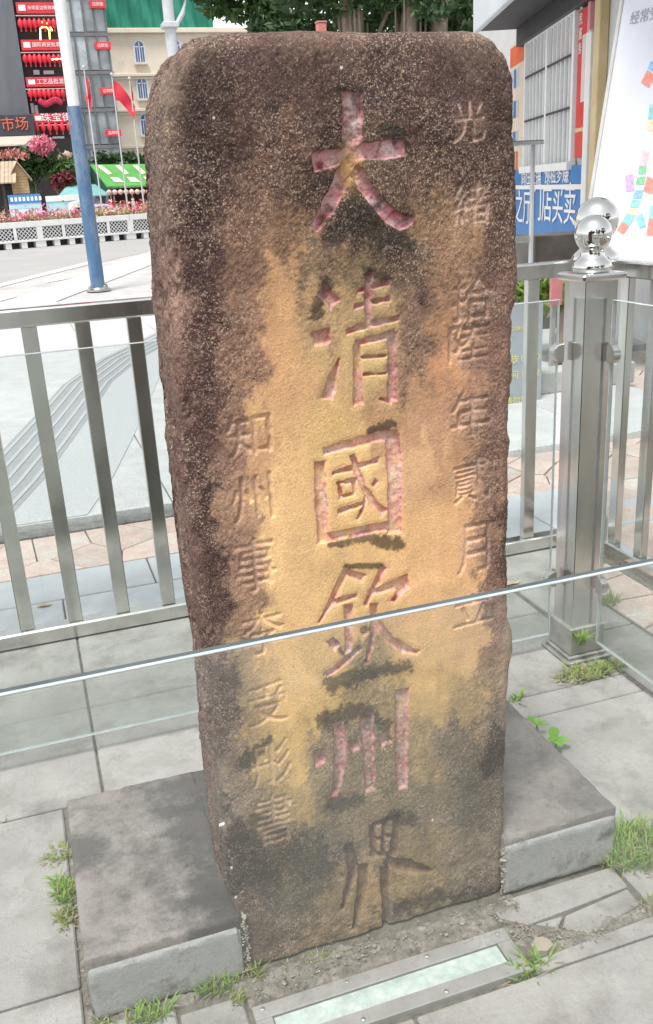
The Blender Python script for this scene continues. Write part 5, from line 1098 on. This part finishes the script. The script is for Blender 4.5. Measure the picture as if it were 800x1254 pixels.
# local frame: +x runs towards the viewer along the wall; outward (towards the street, photo left) is -y
def sbox(nm, s0, s1, o0, o1, z0, z1, m, b=0, parent=None): return MB().box(min(s0, s1), max(s0, s1), -max(o0, o1), -min(o0, o1), min(z0, z1), max(z0, z1), b).build(nm, m, parent or sh)
M_WALLR = mat('shop_wall', (.52, .52, .51), (.62, .62, .61), scale=1.5, rough=.8); M_YEL = mat('ochre_pilaster', (.55, .42, .22), (.64, .51, .30), scale=3, rough=.8)
M_BLUS = mat('blue_sign_sheet', (.015, .15, .42), (.025, .20, .50), scale=2, rough=.4)
M_BARS = mat('white_window_bar', (.76, .76, .75), (.82, .82, .81), rough=.45); M_ROD = mat('black_rod', (.02, .02, .02), (.04, .04, .04), rough=.5); M_WGL = mat('grey_window_glass', (.44, .45, .46), (.60, .61, .62), scale=1.2, rough=.1)
sF = ws(600, 200)[0]; sN = ws(790, 200)[0]
zso = ws(668, 17)[1]                                       # soffit height
sbox('wall', sF-1.5, sN+2.0, -.25, -.002, 0, zso+3, M_WALLR)
# overhang: dark soffit box and pale fascia
off = None
for o_ in np.arange(0, 4, .02):
    s_, z_ = ws(582, 39, o_)
    if z_ <= zso: off = o_; break
off = off or 1.2
sE = ws(583, 40, off)[0]-.1
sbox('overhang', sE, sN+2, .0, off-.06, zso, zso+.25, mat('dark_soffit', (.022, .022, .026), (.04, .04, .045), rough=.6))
sbox('fascia', sE, sN+2, off-.058, off+.02, zso-.02, zso+1.6, mat('pale_fascia', (.56, .58, .60), (.66, .68, .70), scale=1, rough=.6), .01)
sbox('beam', sE, sN+2, .0, .12, zso-.22, zso-.001, M_ROD, .005)
# windows with bars
def wline(px, pyt, pyb): return ws(px, pyt), ws(px, pyb)
s0 = ws(648, 120)[0]; s1 = ws(709, 120)[0]; zb_ = ws(680, 200)[1]; zt_ = ws(665, 35)[1]-.02
sm_ = ws(675, 120)[0]
wi = empty('window', (0, 0, 0)); wi.parent = sh
sbox('pane', s0, s1, .002, .012, zb_, zt_, M_WGL, parent=wi)
fw_ = .05
for a, b in ((s0, s0+fw_), (sm_-fw_*.7, sm_+fw_*.7), (s1-fw_*1.6, s1)): sbox('frame', a, b, .013, .075, zb_, zt_, M_BARS, .004, wi)
sbox('frame', s0+fw_+.001, s1-fw_*1.6-.001, .014, .07, zt_-.06, zt_-.001, M_BARS, .004, wi); sbox('sill', s0-.02, s1+.02, .014, .12, zb_-.09, zb_-.002, M_BARS, .004, wi)
for a, b, n in ((s0+fw_, sm_-fw_*.7, 6), (sm_+fw_*.7, s1-fw_*1.6, 6)):
    for k in range(1, n): sbox('bar', a+(b-a)*k/n-.011, a+(b-a)*k/n+.011, .03, .052, zb_+.002, zt_-.062, M_BARS, .002, wi)
    for f in (.36, .70): sbox('rod', a+.002, b-.002, .053, .072, zb_+(zt_-zb_)*f-.012, zb_+(zt_-zb_)*f+.012, M_ROD, .002, wi)
# red banner with white ribbon, in a pink frame
s2, s3 = ws(712, 100)[0], ws(727, 100)[0]; zq = ws(718, 192)[1]
bn = sbox('red_banner', s2, s3, .02, .05, zq, zso-.25, mat('red_banner', (.58, .02, .02), (.70, .05, .03), scale=3, rough=.45), .003); bn['label'] = 'red vertical banner with a white ribbon'
sbox('banner_ribbon', s2+(s3-s2)*.42, s3-.02, .052, .058, zq+.55, zso-.5, mat('ribbon_white', (.62, .52, .50), (.72, .62, .60), scale=5, rough=.5), .02, bn)
for k, ch_ in enumerate('便民服务'): link('lettering', text_mesh(ch_, .12, M_LETW, .002), bn, (s2+(s3-s2)*.22, -.055, zq+1.5-k*.14), (R(90), 0, 0))
sbox('banner_stripe', s2+.005, s3-.005, .051, .0545, zq+.26, zq+.30, M_YEL, 0, bn)
sbox('pink_frame', s3+.003, s3+.07, .0, .09, ws(728, 235)[1]-.3, zso-.23, mat('pink_frame', (.62, .26, .29), (.70, .34, .36), rough=.5), .01)
sbox('drain_pipe', s3+.14, s3+.24, .0, .14, .0, ws(735, 36)[1], M_BARS, .03)
sbox('pilaster', s3+.28, s3+.46, .0, .10, 0, zso-.23, M_YEL, .01)
sbox('side_gap', s3+.27, s3+.35, .001, .02, 0, zso-.23, M_ROD)
# posters on the left of the window
s4, s5 = ws(627, 120)[0], ws(646.5, 120)[0]
po = sbox('poster', s4, s5, .01, .03, ws(637, 212)[1], ws(637, 50)[1], mat('poster_cream', (.62, .52, .40), (.70, .61, .50), scale=3, rough=.5), .003)
sbox('poster_header', s4+.02, s5-.02, .031, .036, ws(637, 78)[1], ws(637, 54)[1], mat('poster_red', (.6, .06, .02), (.7, .16, .04), rough=.5), 0, po)
for y0, y1 in ((83, 106), (122, 143), (160, 176)):
    for k in range(3): sbox('poster_picture', s4+.10+k*.18, s4+.24+k*.18, .031, .035, ws(637, y1)[1], ws(637, y0)[1], M_WGL if k != 1 else M_BLUS, 0, po)
for k in range(3): sbox('poster_picture', s4+.06+k*.2, s4+.2+k*.2, .031, .035, ws(637, 208)[1], ws(637, 185)[1], MATS['poster_red'] if k != 1 else M_LEAF, 0, po)
# blue signs
s6 = ws(722.5, 220)[0]; s7 = ws(606, 225)[0]
za, zb2 = ws(700, 203)[1], ws(700, 225)[1]; 
up = sbox('blue_sign', s7, s6, .02, .06, zb2, za, M_BLUS, .003); up['label'] = 'upper blue sign with small white lettering'
zc_, zd_ = ws(700, 232)[1], ws(700, 317)[1]
lo_ = sbox('blue_sign', s7, s6, .02, .06, .10, zc_, M_BLUS, .003); lo_['label'] = 'lower blue sign with large white lettering'
sbox('white_strip', s7, s6+.01, .015, .075, zc_+.003, zb2-.003, M_BARS, .004)
def wtext(txt, px0, px1, pyc, sz, parent, mat_=M_LETW):
    a, b = ws(px0, pyc), ws(px1, pyc); me = text_mesh(txt, sz, mat_, .004); w = max(v.co.x for v in me.vertices)-min(v.co.x for v in me.vertices)
    me.transform(Matrix.Diagonal(((b[0]-a[0])/w, 1, 1, 1))); link('lettering', me, parent, ((a[0]+b[0])/2, -.068, (a[1]+b[1])/2), (R(90), 0, 0))
wtext('商住旺铺', 645, 669, 217, .24, up); wtext('预租多赚', 674, 704, 214, .24, up)
wtext('建之厅', 628, 657, 256, .48, lo_); wtext('门店买卖', 659, 712, 252, .50, lo_)
# street-side steel shelter post with small ledge, in front of the signs
pS = at(650, 318, 8.2); st_ = empty('shelter_frame', (pS[0], 8.2, 0), 0, 'slim steel shelter frame with a ledge in front of the blue signs', 'frame')
ztop = at(648, 178, 8.2)[2]; zl = at(640, 297, 8.2)[2]; xo = at(622, 178, 8.2)[0]-pS[0]
MB().box(-.016, .016, -.02, .02, 0, ztop, .004).build('upright', M_GREYP, st_); MB().box(xo-.5, .05, -.12, .10, ztop+.001, ztop+.04, .006).build('ledge', M_STEEL, st_); MB().box(xo-.5, -.031, -.02, .02, zl, zl+.06, .004).build('crossbar', M_STEEL, st_); MB().box(xo-.06, xo, -.03, .03, 0, ztop, .004).build('upright', M_STEELD, st_)

# ================================================================== leaning white display board with banknote pictures
zA = .86
Apt, Cpt = atz(711, 320, zA), atz(801, 325.5, zA); ex = (Cpt-Apt)/np.linalg.norm(Cpt-Apt)
best = None
for Y in np.arange(3, 14, .01):
    B = at(762, 0, Y); e = abs((B-Apt) @ ex)
    if best is None or e < best[0]: best = (e, B)
ez = (best[1]-Apt); ez = ez-ex*(ez @ ex); ez /= np.linalg.norm(ez)
if ez[2] < 0: ez = -ez
ey = np.cross(ez, ex)
def bframe(px, py):                                       # pixel -> board coordinates
    p = atp(px, py, ey, float(ey @ Apt)); d = p-Apt; return float(d @ ex), float(d @ ez)
bo = bpy.data.objects.new('display_board', None); COL.objects.link(bo); tag(bo, 'large white leaning display board with pictures of banknotes', 'board')
bo.matrix_world = Matrix(((ex[0], ey[0], ez[0], Apt[0]), (ex[1], ey[1], ez[1], Apt[1]), (ex[2], ey[2], ez[2], Apt[2]), (0, 0, 0, 1)))
sgn = -1 if (ey @ (CAM-Apt)) < 0 else 1                   # side that faces the viewer
M_BOARD = mat('white_board_print', (.60, .62, .70), (.70, .71, .77), scale=.9, rough=.35)
def bbox(nm, x0, x1, o0, o1, z0, z1, m, b=0, parent=None): y0, y1 = sorted((sgn*o0, sgn*o1)); return MB().box(x0, x1, y0, y1, z0, z1, b).build(nm, m, parent or bo)
bbox('board_panel', .02, 2.4, -.03, 0, .02, 2.9, M_BOARD, .003); bbox('edge_trim', -.015, .0195, -.04, .012, 0, 2.92, M_CHR, .004); bbox('edge_trim', .0, 2.4, -.04, .012, -.03, -.001, M_CHR, .004)
for x in (.15, 1.6): 
    foot = -zA/ez[2]
    bbox('leg', x, x+.05, -.08, -.042, foot, 1.2, M_STEELD)
x0, z0 = bframe(772, 26)
tm = text_mesh('经常受', .10, mat('grey_lettering', (.30, .31, .36), (.36, .37, .42), rough=.5), .0005)
wt = max(v.co.x for v in tm.vertices)-min(v.co.x for v in tm.vertices)
lt = link('lettering', tm, bo, (x0+wt/2+.0, sgn*.004, z0+.01), (R(90), 0, 0) if sgn < 0 else (R(90), 0, R(180)))
NC = [(.55, .20, .16), (.16, .42, .22), (.18, .36, .58), (.45, .30, .48), (.20, .45, .45), (.62, .50, .34), (.58, .40, .42)]
def note(poly, ci, nm='banknote_picture'):
    P_ = [bframe(*p) for p in poly]; k = 'note_%d' % ci
    m = MATS.get(k) or mat(k, NC[ci], tuple(min(1, c*1.5+.06) for c in NC[ci]), scale=45, rough=.4, detail=4)
    MB().add([(x, sgn*.003, z) for x, z in P_]+[(x, sgn*.0005, z) for x, z in P_], [(0, 1, 2, 3), (7, 6, 5, 4), (0, 4, 5, 1), (1, 5, 6, 2), (2, 6, 7, 3), (3, 7, 4, 0)]).build(nm, m, bo)
def seg(pts, cis):
    for (a, b), c in zip(pts, cis): pass
chain = [((787, 185), (796, 184), (792, 203), (783, 203), 6), ((783, 204), (792, 204), (791, 213), (782, 213), 1), ((781, 217), (791, 216), (789, 226), (779, 226), 1), ((778, 233), (788, 233), (786, 243), (776, 243), 2), ((775, 245), (785, 245), (782, 254), (772, 254), 4), ((771, 254), (781, 256), (779, 264), (768, 261), 5), ((768, 262), (778, 265), (772, 276), (762, 272), 4), ((762, 272), (771, 277), (764, 287), (756, 282), 0), ((766, 215), (776, 213), (777, 233), (767, 235), 3), ((779, 266), (787, 261), (792, 277), (784, 280), 4), ((793, 216), (803, 220), (799, 238), (788, 234), 0), ((793, 86), (803, 92), (795, 108), (785, 101), 0), ((797, 75), (806, 78), (803, 90), (794, 84), 2), ((796, 128), (806, 128), (804, 146), (794, 146), 4), ((794, 147), (804, 147), (802, 160), (792, 160), 5), ((797, 252), (806, 252), (803, 268), (795, 268), 4), ((795, 268), (804, 268), (801, 289), (792, 288), 0)]
for a, b, c, d, ci in chain: note([a, d, c, b] if sgn < 0 else [a, b, c, d], ci)

# ---- small blue-grey information board, concrete kerb and shrubs seen through the railing
def gbox(px0, px1, pyt, pyb, Y, d, m, nm, label, cat, b=.004, root=True):
    p0, p1, t_, b_ = at(px0, (pyt+pyb)/2, Y), at(px1, (pyt+pyb)/2, Y), at((px0+px1)/2, pyt, Y), at((px0+px1)/2, pyb, Y)
    r_ = empty(nm, ((p0[0]+p1[0])/2, Y, ZG), 0, label, cat); w = (p1[0]-p0[0])/2
    return r_, w, t_[2]-ZG, b_[2]-ZG
ib, w, z1, z0 = gbox(600, 664, 372, 520, 5.6, .05, None, 'information_board', 'blue grey information board with yellow lettering behind the railing', 'board')
MB().box(-w, w, 0, .04, z0, z1, .005).build('board_panel', mat('blue_grey_print', (.29, .32, .36), (.35, .38, .42), scale=2, rough=.5), ib)
for k, (f, t) in enumerate(((.80, '入口 08:00-20:00'), (.55, '开放 08-10'), (.42, '时间 15-22'), (.2, '请勿攀爬'))):
    me = text_mesh(t, .065 if k else .04, mat('yellow_lettering', (.70, .62, .18), (.78, .70, .26), rough=.5) if k == 0 else MATS['yellow_lettering'], .001); link('lettering', me, ib, (w*.18, -.003, z0+(z1-z0)*f), (R(90), 0, 0))
for x in (-w+.05, w-.09): MB().box(x, x+.04, .041, .08, 0, z1-.02).build('leg', M_STEELD, ib)
kb = MB().box(-.9, .9, -.1, .1, 0, .16, .01).build('concrete_kerb_block', mat('stained_concrete', (.30, .30, .29), (.42, .42, .40), scale=6, rough=.9, bump=.3), None, loc=(at(645, 530, 5.75)[0], 5.82, ZG)); tag(kb, 'stained concrete block at the foot of the information board', 'kerb block')
def shrub(px, py, Y, rx, rz, n, size, m, label, seed):
    bush(px, py, Y, rx, rz, n, size, m, label, seed)
shrub(647, 352, 7.2, .35, .16, 700, .05, mat('lime_leaf', (.12, .20, .03), (.24, .33, .07), scale=6, rough=.6, trans=.25), 'lime green shrub seen between the railing bars right of the stele', 401)
shrub(690, 356, 6.8, .3, .2, 420, .05, MATS['lime_leaf'], 'green shrub hidden behind the steel post', 402)
# small red sign behind the bars
rb, w, z1, z0 = gbox(674, 688, 336, 374, 6.4, .3, None, 'red_sign', 'small dull red sign seen between railing bars left of the post', 'sign')
MB().box(-w, w, -.015, .015, z0, z1, .004).build('sign_panel', mat('dull_red_panel', (.40, .12, .13), (.48, .2, .2), rough=.5), rb); MB().box(-.02, .02, .016, .05, 0, z1-.03, .004).build('sign_post', M_STEELD, rb)
# dark cabinet under the leaning board
dc0 = atz(785, 400, ZG); dc = empty('dark_cabinet', (6.4, 8.2, 0), R(-8), 'dark glazed cabinet below the leaning white board', 'cabinet')
MB().box(-1.4, 1.6, 0, .5, 0, .98, .01).build('cabinet_body', mat('dark_cabinet', (.05, .045, .04), (.12, .10, .09), scale=3, rough=.35), dc)
for x in (-.9, -.2, .5, 1.2): MB().box(x, x+.04, -.02, -.001, .05, .95).build('door_stile', M_STEELD, dc)
MB().box(-.62, -.56, -.03, -.001, .3, .97).build('red_strip', M_RED, dc)

# ================================================================== unseen trees added behind the viewer to darken the steel's reflections
r3 = random.Random(9)
back = []
for k, (x, y, lab) in enumerate(((-6.5, -9.0, 'unseen tree added for dark reflections behind the viewer, to the left'), (1.0, -11.0, 'unseen tree added for dark reflections straight behind the viewer'), (8.0, -8.5, 'unseen tree added for dark reflections behind the viewer, to the right'))):
    cl2 = [(r3.uniform(-3, 3), r3.uniform(-1.6, 1.6), r3.uniform(2.6, 7.2), r3.uniform(.9, 1.5)) for _ in range(22)]
    tree((x, y), [(0, 0, 4.2, .26, .02)], cl2, 2600, .30, M_LEAFD, lab, 500+k*7, 'unseen trees added behind the viewer for reflections', 'street_tree')
# ================================================================== weeds and grass in the joints
M_GRASS = mat('fresh_grass', (.14, .29, .035), (.30, .47, .09), scale=90, rough=.55, trans=.35); M_DEAD = mat('dead_grass', (.26, .20, .11), (.42, .35, .22), scale=60, rough=.8); M_GRASY = mat('yellow_weed', (.20, .25, .06), (.42, .42, .16), scale=90, rough=.6, trans=.35); M_LEAFB = mat('bright_leaf', (.16, .42, .04), (.30, .58, .08), scale=12, rough=.45, trans=.35)
def blades(n, rad, h, seed, lean=.6, w=.0032, shape=None, z=-.01):
    r_ = random.Random(seed); mb = MB()
    for _ in range(n):
        a = r_.random()*6.283; d = rad*math.sqrt(r_.random()); x, y = d*math.cos(a), d*math.sin(a)
        if shape: x, y = x*shape[0], y*shape[1]
        hh = h*r_.uniform(.45, 1.15); b = r_.random()*6.283; le = lean*hh*r_.uniform(.2, 1.2); dx, dy = math.cos(b), math.sin(b); ww = w*r_.uniform(.6, 1.3); px_, py_ = -dy*ww, dx*ww; vs = []
        for t in (0, .45, .8):
            k = 1-t*.55; c = (x+dx*le*t*t, y+dy*le*t*t, z+hh*t*(1-.18*t)); vs += [(c[0]-px_*k, c[1]-py_*k, c[2]), (c[0]+px_*k, c[1]+py_*k, c[2])]
        vs.append((x+dx*le, y+dy*le, z+hh*.84)); mb.add(vs, [(0, 1, 3, 2), (2, 3, 5, 4), (4, 5, 6)])
    return mb
def tuft(px, py, n, rad, h, m, label, seed, lean=.6, w=.0032, shape=None, z=0, name='grass_tuft', cat='grass'):
    p = atz(px, py, z); root = empty(name, (p[0], p[1], z), 0, label, cat)
    blades(n, rad, h*.8, seed, lean, w*.8, shape).build('blades', m, root); blades(max(8, n//5), rad*1.15, h*.6, seed+900, lean*1.6, w*.7, shape).build('dead_blades', M_DEAD, root)
    blades(max(6, n//8), rad*.9, h*.95, seed+400, lean*.8, w*.9, shape).build('blades', M_GRASY if m is M_GRASS else M_GRASS, root); return root
tuft(72, 1048, 90, .028, .035, M_GRASY, 'dry weed at the upper end of the joint left of the plinth', 1, 1.1, .003, (1, 1.2))
tuft(78, 1092, 130, .03, .05, M_GRASS, 'fresh green weed in the joint beside the left plinth edge', 2, 1.0, .0035, (.6, 1.6))
tuft(81, 1124, 90, .025, .04, M_GRASY, 'yellowing weed at the lower end of the joint beside the plinth', 3, 1.0, .003, (.7, 1.4))
tuft(182, 1246, 110, .032, .055, M_GRASS, 'grass tuft at the bottom edge before the left plinth front', 4, .8, .0028, (1.4, .6))
tuft(125, 1256, 40, .02, .035, M_GRASS, 'small grass tuft at the plinth front left corner', 5, .8, .0026)
tuft(265, 1208, 130, .034, .06, M_GRASS, 'grass tuft in front of the plinth just left of the stele', 6, .8, .0028, (1.3, .6))
tuft(291, 1224, 40, .016, .04, M_GRASY, 'thin pale weed by the light box left end', 7, .9, .0024)
tuft(312, 1192, 46, .018, .045, M_GRASY, 'thin weed at the stele bottom left corner', 8, .8, .0024)
tuft(385, 1176, 60, .03, .028, M_GRASY, 'short sparse grass along the stele foot', 9, .9, .0022, (2.2, .5))
tuft(775, 1042, 620, .10, .085, M_GRASS, 'thick grass clump at the right end of the plinth', 10, .75, .0028, (1.0, .75))
tuft(800, 1108, 60, .025, .035, M_GRASY, 'small moss like weed at the right edge by the broken joint', 11, .9, .0025)
tuft(652, 1188, 46, .035, .055, M_GRASS, 'leggy weed beside the light box right corner', 12, 1.3, .0034, (1.3, .7))
tuft(716, 826, 260, .085, .05, M_GRASY, 'low yellow green weeds at the foot of the ball topped post', 13, 1.1, .0042, (1.2, .55))
tuft(742, 820, 120, .06, .05, M_GRASS, 'green weed right of the post foot', 14, 1.0, .0042, (1.2, .5))
tuft(742, 736, 70, .05, .06, M_GRASS, 'green weed behind the post beyond the glass', 15, .9, .0045)
tuft(632, 856, 20, .02, .05, M_LEAFB, 'sprig of green leaves behind the stele right edge', 16, .8, .006)
tuft(0, 1005, 24, .015, .02, M_GRASY, 'tiny weed at the left edge slab joint', 17, 1.0, .003)
# fern on the post sleeve
fp = at(712, 790, 2.315); o = blades(60, .012, .06, 18, 1.0, .0035).build('fern_sprig', M_GRASS, None, loc=(fp[0], 2.318, fp[2]+.01)); tag(o, 'small fern growing on the post sleeve', 'fern')
# broad leaved seedlings behind the plinth
def seedling(px, py, leaves, label):
    p = atz(px, py, .02); root = empty('seedling', (p[0], p[1], 0), 0, label, 'plant')
    MB().tube([(0, 0, 0), (.003, 0, .02), (0, 0, .035)], .0025, 6).build('stem', M_GRASS, root)
    for az, ln, el in leaves:
        mb = MB(); vs = []; n = 7
        for k in range(n+1):
            t = k/n; w = ln*.34*math.sin(math.pi*min(1, t*.92+.04))**.8; c = np.array([math.cos(az)*ln*t*math.cos(el), math.sin(az)*ln*t*math.cos(el), +.033+ln*t*math.sin(el)-ln*.25*t*t]); s = np.array([-math.sin(az), math.cos(az), 0])
            vs += [c-s*w+np.array([0, 0, w*.3]), c, c+s*w+np.array([0, 0, w*.3])]
        mb.add(vs, [q for k in range(n) for q in ((3*k, 3*k+1, 3*k+4, 3*k+3), (3*k+1, 3*k+2, 3*k+5, 3*k+4))]).build('leaf', M_LEAFB, root, smooth=True)
seedling(657, 893, ((2.5, .045, .9), (-.6, .035, .5), (1.0, .03, .9)), 'broad leaved seedling behind the right plinth, left one')
seedling(680, 912, ((1.5, .05, 1.1), (-.3, .045, .15), (-1.6, .035, .3), (3.0, .03, .5)), 'broad leaved seedling behind the right plinth, right one')
# dry leaves and litter
M_DRY = mat('dry_leaf_litter', (.34, .27, .17), (.52, .44, .30), scale=20, rough=.8)
for px, py, z, lab in ((628, 716, 0, 'tan dry leaf on the slab behind the stele right edge'), (54, 743, 0, 'shrivelled dry leaf on the blue grey slabs behind the railing')):
    p = atz(px, py, z); o = MB().add([(-.03, 0, .004), (-.01, -.014, .012), (.02, -.012, .008), (.034, .002, .014), (.012, .014, .006), (-.014, .013, .016), (0, 0, .004)], [(0, 1, 6), (1, 2, 6), (2, 3, 6), (3, 4, 6), (4, 5, 6), (5, 0, 6)]).build('dry_leaf', M_DRY, None, loc=(p[0], p[1], z)); tag(o, lab, 'leaf')
